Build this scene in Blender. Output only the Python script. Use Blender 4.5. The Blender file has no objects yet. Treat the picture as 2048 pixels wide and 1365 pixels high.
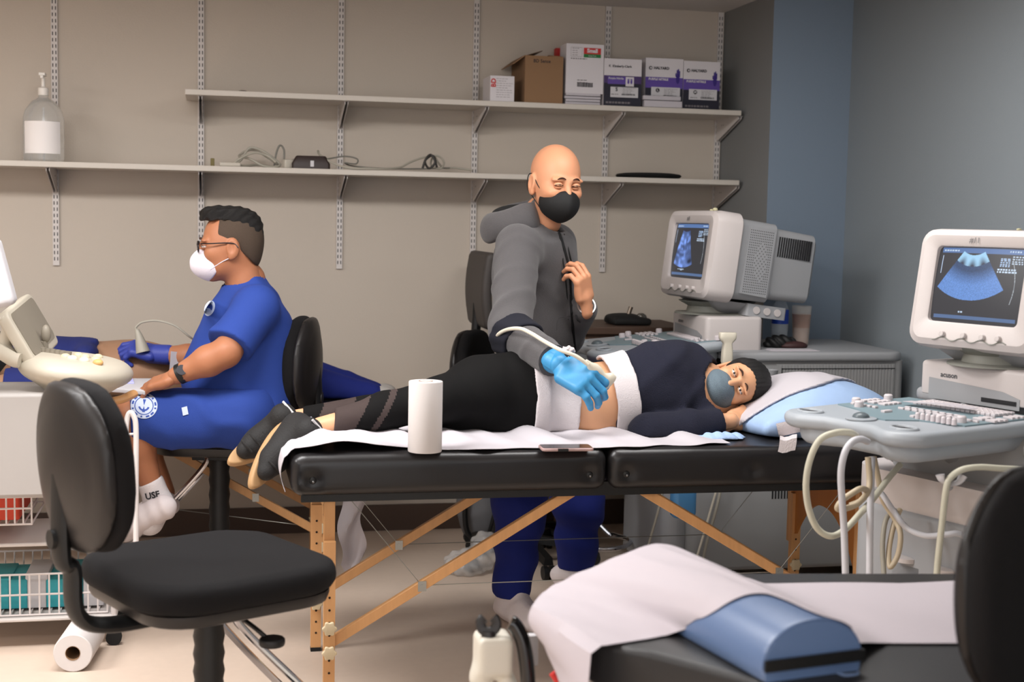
import bpy, math, random
import numpy as np
from mathutils import Vector, Matrix
S = bpy.context.scene
COL = S.collection
PI = math.pi
# ------------------------------------------------------------------ camera
FPX = 2740.0                      # focal length in pixels of the 2048 px wide frame
YAW, PITCH, ROLL = math.radians(12.35), math.radians(5.0), 0.020
CAMP = Vector((0.0, 0.0, 1.37))
_F = Vector((math.sin(YAW)*math.cos(PITCH), math.cos(YAW)*math.cos(PITCH), -math.sin(PITCH)))
_R0 = Vector((math.cos(YAW), -math.sin(YAW), 0))
_U0 = _R0.cross(_F)
_R = _R0*math.cos(ROLL) + _U0*math.sin(ROLL)
_U = -_R0*math.sin(ROLL) + _U0*math.cos(ROLL)
cd = bpy.data.cameras.new('camera'); cam = bpy.data.objects.new('camera', cd); COL.objects.link(cam)
cam.matrix_world = Matrix.Translation(CAMP) @ Matrix((_R, _U, -_F)).transposed().to_4x4()
cd.sensor_width = 36; cd.lens = 36*FPX/2048; cd.clip_start = .05
cd.dof.use_dof = True; cd.dof.focus_distance = 4.3; cd.dof.aperture_fstop = 3.2
S.camera = cam
# ------------------------------------------------------------------ world, lamps, exposure
w = bpy.data.worlds.new('world'); S.world = w; w.use_nodes = True
w.node_tree.nodes['Background'].inputs[0].default_value = (1, .995, 1.0, 1)
w.node_tree.nodes['Background'].inputs[1].default_value = 2.2
CEIL = 2.325
TROFFERS = [(-2.3, 3.5), (-.4, 3.5), (1.35, 3.7), (-2.6, .9), (-.6, .9), (1.5, .6), (-.4, -1.2)]
WATTS = [72, 54, 24, 50, 6, 2, 12]
for i, (x, y) in enumerate(TROFFERS):
    l = bpy.data.lights.new('troffer_lamp', 'AREA'); l.shape = 'RECTANGLE'; l.size = 1.15; l.size_y = .55
    l.energy = WATTS[i]
    l.color = (1, .995, 1.0)
    o = bpy.data.objects.new('troffer_lamp', l); COL.objects.link(o); o.location = (x, y, CEIL-.03)
S.view_settings.view_transform = 'Standard'; S.view_settings.look = 'None'
S.view_settings.exposure = 0.0; S.view_settings.gamma = 1; S.view_settings.use_curve_mapping = False

# ------------------------------------------------------------------ pixel of the frame -> place in the room
def ray(px, py):
    return (_F + _R*((px-1024)/FPX) - _U*((py-682.5)/FPX))
def U(px, py, Z): return CAMP + ray(px, py)*Z                       # at depth Z
def PY(px, py, Y): r = ray(px, py); return CAMP + r*((Y-CAMP.y)/r.y)  # on a plane y = Y
def PX(px, py, X): r = ray(px, py); return CAMP + r*((X-CAMP.x)/r.x)
def PZ(px, py, z): r = ray(px, py); return CAMP + r*((z-CAMP.z)/r.z)
def pix(p):
    d = Vector(p)-CAMP; z = d.dot(_F); return (1024+FPX*d.dot(_R)/z, 682.5-FPX*d.dot(_U)/z, z)

# ------------------------------------------------------------------ materials
def srgb(c):
    if isinstance(c, str): c = tuple(int(c[i:i+2], 16)/255 for i in (0, 2, 4))
    return tuple((x/12.92 if x <= .04045 else ((x+.055)/1.055)**2.4) for x in c)
_M = {}
def mat(name, col, rough=.6, metal=0., bump=0., scale=60., var=0., coat=0., trans=0., sss=0., spec=.5, sheen=0., kind='noise', ior=1.45, stretch=None, alpha=1., emit=None):
    if name in _M: return _M[name]
    m = bpy.data.materials.new(name); m.use_nodes = True; nt = m.node_tree; b = nt.nodes['Principled BSDF']
    c = srgb(col); b.inputs['Base Color'].default_value = (*c, 1); b.inputs['Roughness'].default_value = rough
    b.inputs['Metallic'].default_value = metal; b.inputs['Specular IOR Level'].default_value = spec
    b.inputs['Coat Weight'].default_value = coat; b.inputs['Coat Roughness'].default_value = .15
    b.inputs['Transmission Weight'].default_value = trans; b.inputs['IOR'].default_value = ior; b.inputs['Alpha'].default_value = alpha
    b.inputs['Sheen Weight'].default_value = sheen; b.inputs['Sheen Roughness'].default_value = .5
    if sss: b.inputs['Subsurface Weight'].default_value = sss; b.inputs['Subsurface Radius'].default_value = (.012, .004, .002); b.inputs['Subsurface Scale'].default_value = 1.
    if emit: b.inputs['Emission Color'].default_value = (*srgb(emit[0]), 1); b.inputs['Emission Strength'].default_value = emit[1]
    if bump or var:
        tc = nt.nodes.new('ShaderNodeTexCoord'); mp = nt.nodes.new('ShaderNodeMapping'); nt.links.new(tc.outputs['Object'], mp.inputs[0])
        if stretch: mp.inputs['Scale'].default_value = stretch
        if kind == 'noise':
            t = nt.nodes.new('ShaderNodeTexNoise'); t.inputs['Scale'].default_value = scale; t.inputs['Detail'].default_value = 4; fac = t.outputs['Fac']
        else:
            t = nt.nodes.new('ShaderNodeTexVoronoi'); t.inputs['Scale'].default_value = scale; fac = t.outputs['Distance']
        nt.links.new(mp.outputs[0], t.inputs['Vector'])
        if bump:
            bp = nt.nodes.new('ShaderNodeBump'); bp.inputs['Strength'].default_value = min(1, bump); bp.inputs['Distance'].default_value = .004
            nt.links.new(fac, bp.inputs['Height']); nt.links.new(bp.outputs[0], b.inputs['Normal'])
        if var:
            mx = nt.nodes.new('ShaderNodeMix'); mx.data_type = 'RGBA'
            mx.inputs[6].default_value = (*[x*(1-var) for x in c], 1); mx.inputs[7].default_value = (*[min(1, x*(1+var)) for x in c], 1)
            nt.links.new(fac, mx.inputs[0]); nt.links.new(mx.outputs[2], b.inputs['Base Color'])
    _M[name] = m; return m
def emat(name, strength=1.):       # colour attribute shown by a lit screen
    m = bpy.data.materials.new(name); m.use_nodes = True; nt = m.node_tree; b = nt.nodes['Principled BSDF']
    a = nt.nodes.new('ShaderNodeVertexColor'); a.layer_name = 'screen'
    b.inputs['Base Color'].default_value = (.02, .02, .022, 1); b.inputs['Roughness'].default_value = .35; b.inputs['Specular IOR Level'].default_value = .2
    nt.links.new(a.outputs[0], b.inputs['Emission Color']); b.inputs['Emission Strength'].default_value = strength
    return m

# ------------------------------------------------------------------ objects
def tag(o, label=None, cat=None, group=None, kind=None):
    if label: o['label'] = label
    if cat: o['category'] = cat
    if group: o['group'] = group
    if kind: o['kind'] = kind
    return o
def thing(name, label, cat, loc=(0, 0, 0), rotz=0., group=None, rot=None):
    o = bpy.data.objects.new(name, None); COL.objects.link(o); o.empty_display_size = .1
    o.matrix_world = Matrix.Translation(Vector(loc)) @ (rot.to_4x4() if rot is not None else Matrix.Rotation(rotz, 4, 'Z'))
    return tag(o, label, cat, group)
def root_mat(o):
    m = Matrix.Identity(4)
    while o is not None: m = o.matrix_basis @ m; o = o.parent
    return m
def link(name, verts, faces, mats, parent=None, world=False, mi=None, smooth=None, angle=35, bev=0., bseg=2):
    me = bpy.data.meshes.new(name)
    V = np.asarray(verts, dtype=float).reshape(-1, 3)
    if parent is not None and world:
        Mi = np.array(root_mat(parent).inverted()); V = V @ Mi[:3, :3].T + Mi[:3, 3]
    loc = None
    if parent is None and len(V):                       # top-level mesh: origin at its base
        loc = Vector(((V[:, 0].min()+V[:, 0].max())/2, (V[:, 1].min()+V[:, 1].max())/2, V[:, 2].min())); V = V-np.array(loc)
    me.from_pydata(V.tolist() if len(V) < 40000 else V, [], faces if isinstance(faces, list) else faces.tolist())
    if not isinstance(mats, (list, tuple)): mats = [mats]
    for m in mats: me.materials.append(m)
    if mi is not None: me.polygons.foreach_set('material_index', np.asarray(mi, dtype=np.int32))
    me.polygons.foreach_set('use_smooth', np.ones(len(me.polygons), dtype=bool) if smooth is not False else np.zeros(len(me.polygons), dtype=bool))
    me.update()
    if smooth is None and angle < 180: me.set_sharp_from_angle(angle=math.radians(angle))
    o = bpy.data.objects.new(name, me); COL.objects.link(o)
    if parent is not None: o.parent = parent
    if loc is not None: o.location = loc
    if bev:
        bm = o.modifiers.new('bevel', 'BEVEL'); bm.width = bev; bm.segments = bseg; bm.limit_method = 'ANGLE'; bm.angle_limit = math.radians(40)
    return o
def copy_thing(o, M):                                    # a thing with its parts and sub-parts
    r = o.copy(); COL.objects.link(r); r.matrix_world = M
    for ch in list(o.children):
        c = ch.copy(); COL.objects.link(c); c.parent = r
        for g in list(ch.children):
            d = g.copy(); COL.objects.link(d); d.parent = c
    return r

def bez(P, n=8):                                          # Catmull-Rom through points
    P = [Vector(p) for p in P]
    if len(P) < 3: return P
    Q = [P[0]*2-P[1]] + P + [P[-1]*2-P[-2]]; out = []
    for i in range(1, len(Q)-2):
        a, b, c, d = Q[i-1:i+3]
        for k in range(n):
            t = k/n; out.append(.5*((2*b)+(c-a)*t+(2*a-5*b+4*c-d)*t*t+(3*b-a-3*c+d)*t**3))
    out.append(P[-1]); return out
def rect2(w, h, r=0., n=5, cx=0., cy=0.):
    if r <= 0: return [(cx-w/2, cy-h/2), (cx+w/2, cy-h/2), (cx+w/2, cy+h/2), (cx-w/2, cy+h/2)]
    out = []
    for (sx, sy, a0) in ((1, -1, -PI/2), (1, 1, 0), (-1, 1, PI/2), (-1, -1, PI)):
        for k in range(n+1):
            a = a0+PI/2*k/n; out.append((cx+sx*(w/2-r)+r*math.cos(a), cy+sy*(h/2-r)+r*math.sin(a)))
    return out
def circ2(r, n=24, cx=0., cy=0., ry=None):
    return [(cx+r*math.cos(2*PI*k/n), cy+(ry or r)*math.sin(2*PI*k/n)) for k in range(n)]
_TXT = {}
class MB:
    def __init__(s): s.v = []; s.f = []; s.m = []; s.T = Matrix.Identity(4); s.c = 0
    def at(s, T): s.T = T; return s
    def add(s, V, F, m=None):
        b = len(s.v); T = s.T
        s.v += [tuple(T @ Vector(p)) for p in V]; s.f += [tuple(b+i for i in f) for f in F]; s.m += [s.c if m is None else m]*len(F); return s
    def box(s, x0, x1, y0, y1, z0, z1, m=None):
        V = [(x, y, z) for z in (z0, z1) for y in (y0, y1) for x in (x0, x1)]
        return s.add(V, [(0, 2, 3, 1), (4, 5, 7, 6), (0, 1, 5, 4), (2, 6, 7, 3), (0, 4, 6, 2), (1, 3, 7, 5)], m)
    def cbox(s, c, d, m=None):
        return s.box(c[0]-d[0]/2, c[0]+d[0]/2, c[1]-d[1]/2, c[1]+d[1]/2, c[2]-d[2]/2, c[2]+d[2]/2, m)
    def quad(s, a, b, c, d, m=None): return s.add([a, b, c, d], [(0, 1, 2, 3)], m)
    def loft(s, rings, cap=True, closed=True, m=None):
        n = len(rings[0]); V = [p for r in rings for p in r]; F = []
        for i in range(len(rings)-1):
            for k in range(n if closed else n-1):
                k2 = (k+1) % n; F.append((i*n+k, i*n+k2, (i+1)*n+k2, (i+1)*n+k))
        if cap: F.append(tuple(range(n-1, -1, -1))); F.append(tuple((len(rings)-1)*n+k for k in range(n)))
        return s.add(V, F, m)
    def tube(s, P, r, n=10, m=None, smooth=True, cap=True, flat=1.):
        P = bez(P) if smooth and len(P) > 2 else [Vector(p) for p in P]
        R = r if callable(r) else (lambda t: r)
        up = None; rings = []
        for i, p in enumerate(P):
            t = (P[min(i+1, len(P)-1)]-P[max(i-1, 0)])
            if t.length < 1e-9: t = Vector((0, 0, 1))
            t.normalize()
            if up is None: up = Vector((0, 0, 1)) if abs(t.z) < .9 else Vector((1, 0, 0))
            a = t.cross(up)
            if a.length < 1e-6: a = t.cross(Vector((1, .3, .2)))
            a.normalize(); b = a.cross(t); up = b
            rr = R(i/(len(P)-1))
            rings.append([tuple(p+a*rr*math.cos(2*PI*k/n)+b*rr*flat*math.sin(2*PI*k/n)) for k in range(n)])
        return s.loft(rings, cap, True, m)
    def cyl(s, a, b, r, r2=None, n=20, m=None):
        r2 = r if r2 is None else r2
        return s.tube([a, b], lambda t: r+(r2-r)*t, n, m, False)
    def lathe(s, prof, c=(0, 0, 0), n=32, m=None, sx=1., sy=1.):       # prof: [(r, z)]
        rings = [[(c[0]+max(r, 1e-5)*sx*math.cos(2*PI*k/n), c[1]+max(r, 1e-5)*sy*math.sin(2*PI*k/n), c[2]+z) for k in range(n)] for r, z in prof]
        return s.loft(rings, True, True, m)
    def prism(s, P, z0, z1, r=0., seg=3, m=None, rb=None):            # outline (x, y) counter-clockwise; rounded rims r (top) and rb (bottom)
        rb = r if rb is None else rb; n = len(P); N = []
        for i in range(n):
            a = Vector(P[i-1]); b = Vector(P[i]); c = Vector(P[(i+1) % n])
            e1 = (b-a).normalized() if (b-a).length > 1e-9 else Vector((0, 0)); e2 = (c-b).normalized() if (c-b).length > 1e-9 else e1
            n1 = Vector((e1.y, -e1.x)); n2 = Vector((e2.y, -e2.x)); v = n1+n2
            v = v/max(v.length**2, .3)*2 if v.length > 1e-6 else n1
            N.append(v)
        prof = []
        if rb > 0: prof += [(rb*(1-math.sin(PI/2*k/seg)), z0+rb*(1-math.cos(PI/2*k/seg))) for k in range(seg+1)]
        else: prof += [(0, z0)]
        if r > 0: prof += [(r*(1-math.cos(PI/2*k/seg)), z1-r*(1-math.sin(PI/2*k/seg))) for k in range(seg+1)]
        else: prof += [(0, z1)]
        rings = [[(P[i][0]-N[i].x*o, P[i][1]-N[i].y*o, z) for i in range(n)] for o, z in prof]
        return s.loft(rings, True, True, m)
    def ball(s, c, r, n=16, m=None, sc=(1, 1, 1)):
        rings = []
        for i in range(n//2+1):
            a = -PI/2+PI*i/(n//2); rr = max(1e-5, r*math.cos(a))
            rings.append([(c[0]+sc[0]*rr*math.cos(2*PI*k/n), c[1]+sc[1]*rr*math.sin(2*PI*k/n), c[2]+sc[2]*r*math.sin(a)) for k in range(n)])
        return s.loft(rings, True, True, m)
    def sheet(s, G, th=.0006, m=None):                                  # grid of points given a thickness
        G = [[Vector(p) for p in r] for r in G]; a, b = len(G), len(G[0]); V = []; V2 = []
        for i in range(a):
            for j in range(b):
                du = G[min(i+1, a-1)][j]-G[max(i-1, 0)][j]; dv = G[i][min(j+1, b-1)]-G[i][max(j-1, 0)]
                nn = du.cross(dv); nn = nn.normalized() if nn.length > 1e-12 else Vector((0, 0, 1))
                V.append(tuple(G[i][j]+nn*th/2)); V2.append(tuple(G[i][j]-nn*th/2))
        N = a*b; F = []
        for i in range(a-1):
            for j in range(b-1):
                q = (i*b+j, (i+1)*b+j, (i+1)*b+j+1, i*b+j+1); F += [q, tuple(N+x for x in q[::-1])]
        rim = [i*b for i in range(a)] + [(a-1)*b+j for j in range(1, b)] + [i*b+b-1 for i in range(a-2, -1, -1)] + [j for j in range(b-2, 0, -1)]
        for k in range(len(rim)):
            p, q = rim[k], rim[(k+1) % len(rim)]; F.append((q, p, N+p, N+q))
        return s.add(V+V2, F, m)
    def text(s, txt, size, m=None, align='CENTER', depth=.0003, bold=0., xs=1.):        # lettering in the x-y plane of T
        key = (txt, size, align, bold)
        if key not in _TXT:
            c = bpy.data.curves.new('t', 'FONT'); c.body = txt; c.size = size; c.align_x = align; c.align_y = 'CENTER'; c.offset = bold; c.resolution_u = 2
            o = bpy.data.objects.new('t', c); COL.objects.link(o)
            bpy.context.view_layer.update(); me = bpy.data.meshes.new_from_object(o.evaluated_get(bpy.context.evaluated_depsgraph_get()))
            _TXT[key] = ([tuple(v.co) for v in me.vertices], [tuple(p.vertices) for p in me.polygons])
            bpy.data.objects.remove(o); bpy.data.curves.remove(c); bpy.data.meshes.remove(me)
        V, F = _TXT[key]
        return s.add([(x*xs, y, depth) for x, y, z in V], F, m)
    def obj(s, name, mats, parent=None, world=False, **k):
        return link(name, s.v, s.f, mats, parent, world, mi=s.m, **k)
def mbox(name, x0, x1, y0, y1, z0, z1, m, parent=None, world=False, bev=0.): return MB().box(x0, x1, y0, y1, z0, z1).obj(name, m, parent, world, bev=bev)
def frame(o, x, y, z=None):                                # 4x4 from origin and axes
    x = Vector(x).normalized(); y = Vector(y); y = (y-x*y.dot(x)).normalized(); z = x.cross(y)
    return Matrix.Translation(Vector(o)) @ Matrix((x, y, z)).transposed().to_4x4()

# ------------------------------------------------------------------ implicit surfaces for soft shapes (bodies, cloth, cushions)
def smin(a, b, k):
    if k <= 0: return np.minimum(a, b)
    h = np.clip(.5+.5*(b-a)/k, 0, 1); return b*(1-h)+a*h-k*h*(1-h)
def smax(a, b, k): return -smin(-a, -b, k)
def cap(P, a, b, ra, rb=None):
    rb = ra if rb is None else rb; a = np.array(a, dtype=np.float32); b = np.array(b, dtype=np.float32); ab = b-a
    t = np.clip(((P-a) @ ab)/max(1e-9, float(ab @ ab)), 0, 1); q = P-a-t[:, None]*ab
    return np.sqrt((q*q).sum(1))-(ra+(rb-ra)*t)
def ell(P, c, r, R=None):
    q = P-np.array(c, dtype=np.float32)
    if R is not None: q = q @ np.array(R, dtype=np.float32)       # R columns are the axes
    r = np.array(r, dtype=np.float32); a = q/r; k0 = np.sqrt((a*a).sum(1)); b = a/r; k1 = np.sqrt((b*b).sum(1))+1e-9
    return k0*(k0-1)/k1
def rbox(P, c, hs, r, R=None):
    q = P-np.array(c, dtype=np.float32)
    if R is not None: q = q @ np.array(R, dtype=np.float32)
    q = np.abs(q)-(np.array(hs, dtype=np.float32)-r); return np.sqrt((np.maximum(q, 0)**2).sum(1))+np.minimum(q.max(1), 0)-r
def plane(P, p, n):                                       # negative on the side away from n
    n = np.array(Vector(n).normalized(), dtype=np.float32); return (P-np.array(p, dtype=np.float32)) @ n
def chain(P, pts, rs, k=.02):
    d = None
    for i in range(len(pts)-1):
        e = cap(P, pts[i], pts[i+1], rs[i], rs[i+1]); d = e if d is None else smin(d, e, k)
    return d
def wav(P, d, f, ph=0., warp=1.):                           # a fold pattern running across direction d
    d = np.array(Vector(d).normalized(), dtype=np.float32)
    w_ = np.sin(P[:, 0]*17+ph)*.35+np.sin(P[:, 2]*23+1.7*ph)*.35+np.sin(P[:, 1]*19+.6*ph)*.35
    return np.sin((P @ d)*f+ph+w_*warp*2)
def surf(fn, lo, hi, h):
    lo = np.array(lo, dtype=np.float64); hi = np.array(hi, dtype=np.float64); B = 8
    nb = np.maximum(1, np.ceil((hi-lo)/h/B).astype(int)); n = nb*B+1
    ax = [lo[i]+h*B*(np.arange(nb[i])+.5) for i in range(3)]
    C = np.stack(np.meshgrid(*ax, indexing='ij'), -1).reshape(-1, 3).astype(np.float32)
    dc = fn(C).reshape(nb); keep = np.abs(dc) < h*B*1.35+.012
    G = np.repeat(np.repeat(np.repeat(np.where(dc < 0, -1, 1).astype(np.float32), B, 0), B, 1), B, 2)
    G = np.pad(G, ((0, 1),)*3, mode='edge')
    K = np.repeat(np.repeat(np.repeat(keep, B, 0), B, 1), B, 2); M = np.zeros(n, dtype=bool)
    for dx in (0, 1):
        for dy in (0, 1):
            for dz in (0, 1): M[dx:dx+K.shape[0], dy:dy+K.shape[1], dz:dz+K.shape[2]] |= K
    idx = np.argwhere(M); P = (lo+idx*h).astype(np.float32)
    val = np.concatenate([fn(P[i:i+200000]) for i in range(0, len(P), 200000)]) if len(P) else np.zeros(0)
    G[M] = val
    G[0] = np.maximum(G[0], h*.1); G[-1] = np.maximum(G[-1], h*.1); G[:, 0] = np.maximum(G[:, 0], h*.1); G[:, -1] = np.maximum(G[:, -1], h*.1); G[:, :, 0] = np.maximum(G[:, :, 0], h*.1); G[:, :, -1] = np.maximum(G[:, :, -1], h*.1)
    s = G < 0; c = s[:-1, :-1, :-1].astype(np.int8); tot = np.zeros_like(c)
    for dx in (0, 1):
        for dy in (0, 1):
            for dz in (0, 1): tot += s[dx:n[0]-1+dx, dy:n[1]-1+dy, dz:n[2]-1+dz]
    act = np.argwhere((tot > 0) & (tot < 8)); ids = -np.ones(tuple(n-1), dtype=np.int64); ids[tuple(act.T)] = np.arange(len(act))
    acc = np.zeros((len(act), 3)); cnt = np.zeros(len(act))
    cor = [(0, 0, 0), (1, 0, 0), (0, 1, 0), (1, 1, 0), (0, 0, 1), (1, 0, 1), (0, 1, 1), (1, 1, 1)]
    cv = [G[tuple((act+np.array(k)).T)] for k in cor]
    for a, b in ((0, 1), (2, 3), (4, 5), (6, 7), (0, 2), (1, 3), (4, 6), (5, 7), (0, 4), (1, 5), (2, 6), (3, 7)):
        x = (cv[a] < 0) != (cv[b] < 0); t = np.where(x, cv[a]/np.where(x, cv[a]-cv[b], 1), 0)
        p = np.array(cor[a])+t[:, None]*(np.array(cor[b])-np.array(cor[a])); acc += np.where(x[:, None], p, 0); cnt += x
    V = lo+(act+acc/np.maximum(cnt, 1)[:, None])*h; F = []
    for axn in range(3):
        o1, o2 = [(1, 2), (2, 0), (0, 1)][axn]
        sl = [slice(1, -1)]*3; sl[axn] = slice(0, -1); sh = list(sl); sh[axn] = slice(1, None)
        A = s[tuple(sl)]; Bq = s[tuple(sh)]; e = np.argwhere(A != Bq)
        if not len(e): continue
        off = np.array([1, 1, 1]); off[axn] = 0; e = e+off; fl = s[tuple(e.T)]
        def g(a, b):
            q = e.copy(); q[:, o1] -= a; q[:, o2] -= b; return ids[tuple(q.T)]
        Q = np.stack([g(1, 1), g(0, 1), g(0, 0), g(1, 0)], 1); Q[~fl] = Q[~fl][:, ::-1]; F.append(Q)
    F = np.concatenate(F) if F else np.zeros((0, 4), dtype=int); F = F[(F >= 0).all(1)]
    return V, F
def soft(name, fn, lo, hi, h, m, parent=None, world=True, T=None, mifn=None):
    V, F = surf(fn, lo, hi, h); mi = mifn(V[F].mean(1)) if mifn else None
    if T is not None: A = np.array(T); V = V @ A[:3, :3].T+A[:3, 3]
    return link(name, V, F, m, parent, world, mi=mi, smooth=True, angle=180)
def join_soft(name, parts, m, parent=None, world=True):        # several pieces of one continuous body -> one mesh
    Vs, Fs, b = [], [], 0
    for V, F in parts: Vs.append(V); Fs.append(F+b); b += len(V)
    return link(name, np.concatenate(Vs), np.concatenate(Fs), m, parent, world, smooth=True, angle=180)
def bounds(pts, pad):
    A = np.array([list(p) for p in pts]); return A.min(0)-pad, A.max(0)+pad
def L2W(V, T): A = np.array(T); return V @ A[:3, :3].T+A[:3, 3]
# ================================================================== the room
WY = 5.93; WX = 2.60; COLX = 2.248; COLY = 5.366
M_wall = mat('wall_paint_beige', (.725, .683, .635), .85, bump=.15, scale=140)
M_blue = mat('wall_paint_slate', (.46, .515, .575), .8, bump=.12, scale=140)
M_grey = mat('wall_paint_grey', (.50, .53, .55), .8, bump=.12, scale=140)
M_pil = mat('wall_paint_pillar', (.47, .475, .475), .8, bump=.12, scale=140)
M_ceil = mat('ceiling_paint', (.80, .78, .76), .9, bump=.2, scale=200)
M_floor = mat('floor_vinyl', (.80, .725, .66), .38, bump=.05, scale=30, var=.05, spec=.4)
M_base = mat('baseboard_vinyl', (.29, .22, .18), .55)
M_white = mat('white_enamel', (.78, .755, .74), .45)
M_black = mat('black_plastic', (.06, .06, .062), .5)
def struct(o): o['kind'] = 'structure'; return o
X0, X1, Y0 = -4.6, WX, -3.2
struct(mbox('floor', X0, X1+.2, Y0, WY+.1, -.1, 0, M_floor))
struct(mbox('ceiling', X0, X1+.2, Y0, WY+.1, CEIL, CEIL+.1, M_ceil))
struct(mbox('wall_back', X0, COLX, WY, WY+.1, 0, CEIL, M_wall))
struct(mbox('wall_left', X0-.1, X0, Y0, WY, 0, CEIL, M_wall))
struct(mbox('wall_right', WX, WX+.1, Y0, COLY, 0, CEIL, M_grey))
struct(MB().box(COLX, WX+.1, COLY, WY+.1, 0, CEIL).obj('wall_pillar', [M_blue]))
pl = bpy.data.objects['wall_pillar']; pl.data.materials.append(M_pil)
for p in pl.data.polygons:
    if p.normal.x < -.5: p.material_index = 1
struct(mbox('baseboard_back', X0, COLX, WY-.012, WY-.0005, 0, .115, M_base))
struct(mbox('baseboard_pillar', COLX-.012, COLX-.0005, COLY, WY-.012, 0, .115, M_base))
struct(mbox('baseboard_right', WX-.012, WX-.0005, Y0, COLY, 0, .115, M_base))
struct(mbox('baseboard_left', X0+.0005, X0+.012, Y0, WY-.012, 0, .115, M_base))
M_diff = mat('troffer_diffuser', (.95, .93, .9), .6, emit=((1, .95, .88), 2.0))
for i, (x, y) in enumerate(TROFFERS):
    t = thing('ceiling_light', 'recessed rectangular ceiling light panel', 'ceiling light', (x, y, CEIL-.02), group='ceiling light panels')
    MB().box(-.6, .6, -.3, -.28, -.005, .02).box(-.6, .6, .28, .3, -.005, .02).box(-.6, -.58, -.28, .28, -.005, .02).box(.58, .6, -.28, .28, -.005, .02).obj('light_frame', M_white, t)
    mbox('diffuser', -.58, .58, -.28, .28, .0, .012, M_diff, t)

# ------------------------------------------------------------------ slotted standards
ZB = PY(948, 541, WY).z; ZT = CEIL-.002
M_slot = mat('slot_shadow_gap', (.13, .125, .125), .9)
stdx = [PY(px, 300, WY).x for px in (111, 402, 680, 948, 1209, 1432)]
def standard(h):
    b = MB().box(-.0125, .0125, -.011, 0, 0, h)
    n = int(h/.0254)
    for k in range(n-1):
        for dx in (-.0062, .0062):
            z = .02+k*.0254; b.quad((dx-.0018, -.0113, z), (dx+.0018, -.0113, z), (dx+.0018, -.0113, z+.0145), (dx-.0018, -.0113, z+.0145), 1)
    return b
names = ['far left', 'second from left, behind the seated person', 'third from left, between the two standing and seated people', 'fourth from left, just left of the bald head', 'fifth from left, right of the bald head', 'rightmost, beside the blue grey pillar']
sh = standard(ZT-ZB)
lab = ['slotted white shelf standard nearest the hand sanitizer bottle', 'slotted white shelf standard directly above the seated person with glasses', 'slotted white shelf standard behind the cables on the middle shelf', 'slotted white shelf standard just left of the bald person', 'slotted white shelf standard just right of the bald person, behind the boxes', 'slotted white shelf standard beside the corner of the blue grey pillar']
for x, lb in zip(stdx, lab):
    if x == stdx[0]: first = sh.obj('shelf_standard', [M_white, M_slot], None); o = first; 
    else: o = first.copy(); COL.objects.link(o)
    o.location = (x, WY-.0062, ZB); tag(o, lb, 'shelf standard', 'slotted standards on the back wall')
# ------------------------------------------------------------------ shelves
SF = WY-.30                                                  # front edge of the shelves
zlo = PY(940, 346, SF).z; zup = PY(940, 200, SF).z
M_shelf = mat('shelf_laminate', (.76, .73, .69), .5)
def shelf(xa, xb, z, label, br):
    t = thing('wall_shelf', label, 'shelf', (xa, WY-.16, z))
    mbox('board', xa, xb, SF, WY-.013, z-.022, z, M_shelf, t, True, bev=.002)
    for x in br:
        xx = x
        b = MB()
        for sx in (-.006, .006):
            P = [(SF+.02, z-.0222), (WY-.012, z-.0222), (WY-.012, z-.115), (WY-.03, z-.118), (SF+.02, z-.036)]
            ring = [[(xx+sx-.001, y, zz) for y, zz in P], [(xx+sx+.001, y, zz) for y, zz in P]]
            b.loft(ring)
            for yy in (.06, .08): b.cyl((xx+sx-.0012, WY-yy-.02, z-.05), (xx+sx+.0012, WY-yy-.02, z-.05), .003, n=8, m=1)
        b.box(xx-.0125, xx+.0125, SF+.02, WY-.012, z-.0238, z-.0222)
        o = b.obj('bracket', [M_white, M_slot], t, True)
    return t
xr1 = PY(1483, 225, SF).x; xr2 = PY(1479, 366, SF).x
low = shelf(X0+.02, xr2, zlo, 'long lower white wall shelf holding cables and the sanitizer bottle', stdx)
up = shelf(PY(370, 180, SF).x, xr1, zup, 'upper white wall shelf holding the row of boxes', stdx[1:])
print('shelf z', zlo, zup, 'ZB', ZB)

# ------------------------------------------------------------------ boxes on the upper shelf
M_card = mat('cardboard', (.52, .40, .29), .9, bump=.1, scale=80)
M_cardin = mat('cardboard_inside', (.36, .27, .2), .95)
M_bw = mat('box_white', (.80, .78, .79), .6); M_ink = mat('ink_black', (.10, .09, .11), .7); M_inkg = mat('ink_grey', (.42, .40, .41), .7)
M_red = mat('box_red', (.72, .16, .15), .6); M_green = mat('box_green', (.10, .42, .2), .6); M_navy = mat('box_navy', (.09, .085, .15), .6)
M_pur = mat('box_purple', (.34, .25, .57), .6); M_pur2 = mat('box_dark_purple', (.26, .18, .38), .6); M_lab = mat('label_paper', (.76, .75, .76), .7)
M_papr = mat('white_paper', (.72, .70, .72), .75, bump=.15, scale=25)
def shelfbox(xa_px, xb_px, ytop_px, yb_px, yf, zbase=None, pym=None):
    zb = zup+.0012 if zbase is None else zbase
    xm = (xa_px+xb_px)/2
    xa = PY(xa_px, 150, yf).x; xb = PY(xb_px, 150, yf).x; zt = PY(xm, ytop_px, yf).z
    return xa, xb, zb, zt
def front(x, z, yf): return frame((x, yf, z), (1, 0, 0), (0, 0, 1))          # lettering frame on a face looking at the room
def rects(b, T, L):
    b.at(T)
    for k, (x0, x1, y0, y1, m) in enumerate(L): b.quad((x0, y0, .0003+.0002*k), (x1, y0, .0003+.0002*k), (x1, y1, .0003+.0002*k), (x0, y1, .0003+.0002*k), m)
    return b
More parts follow.
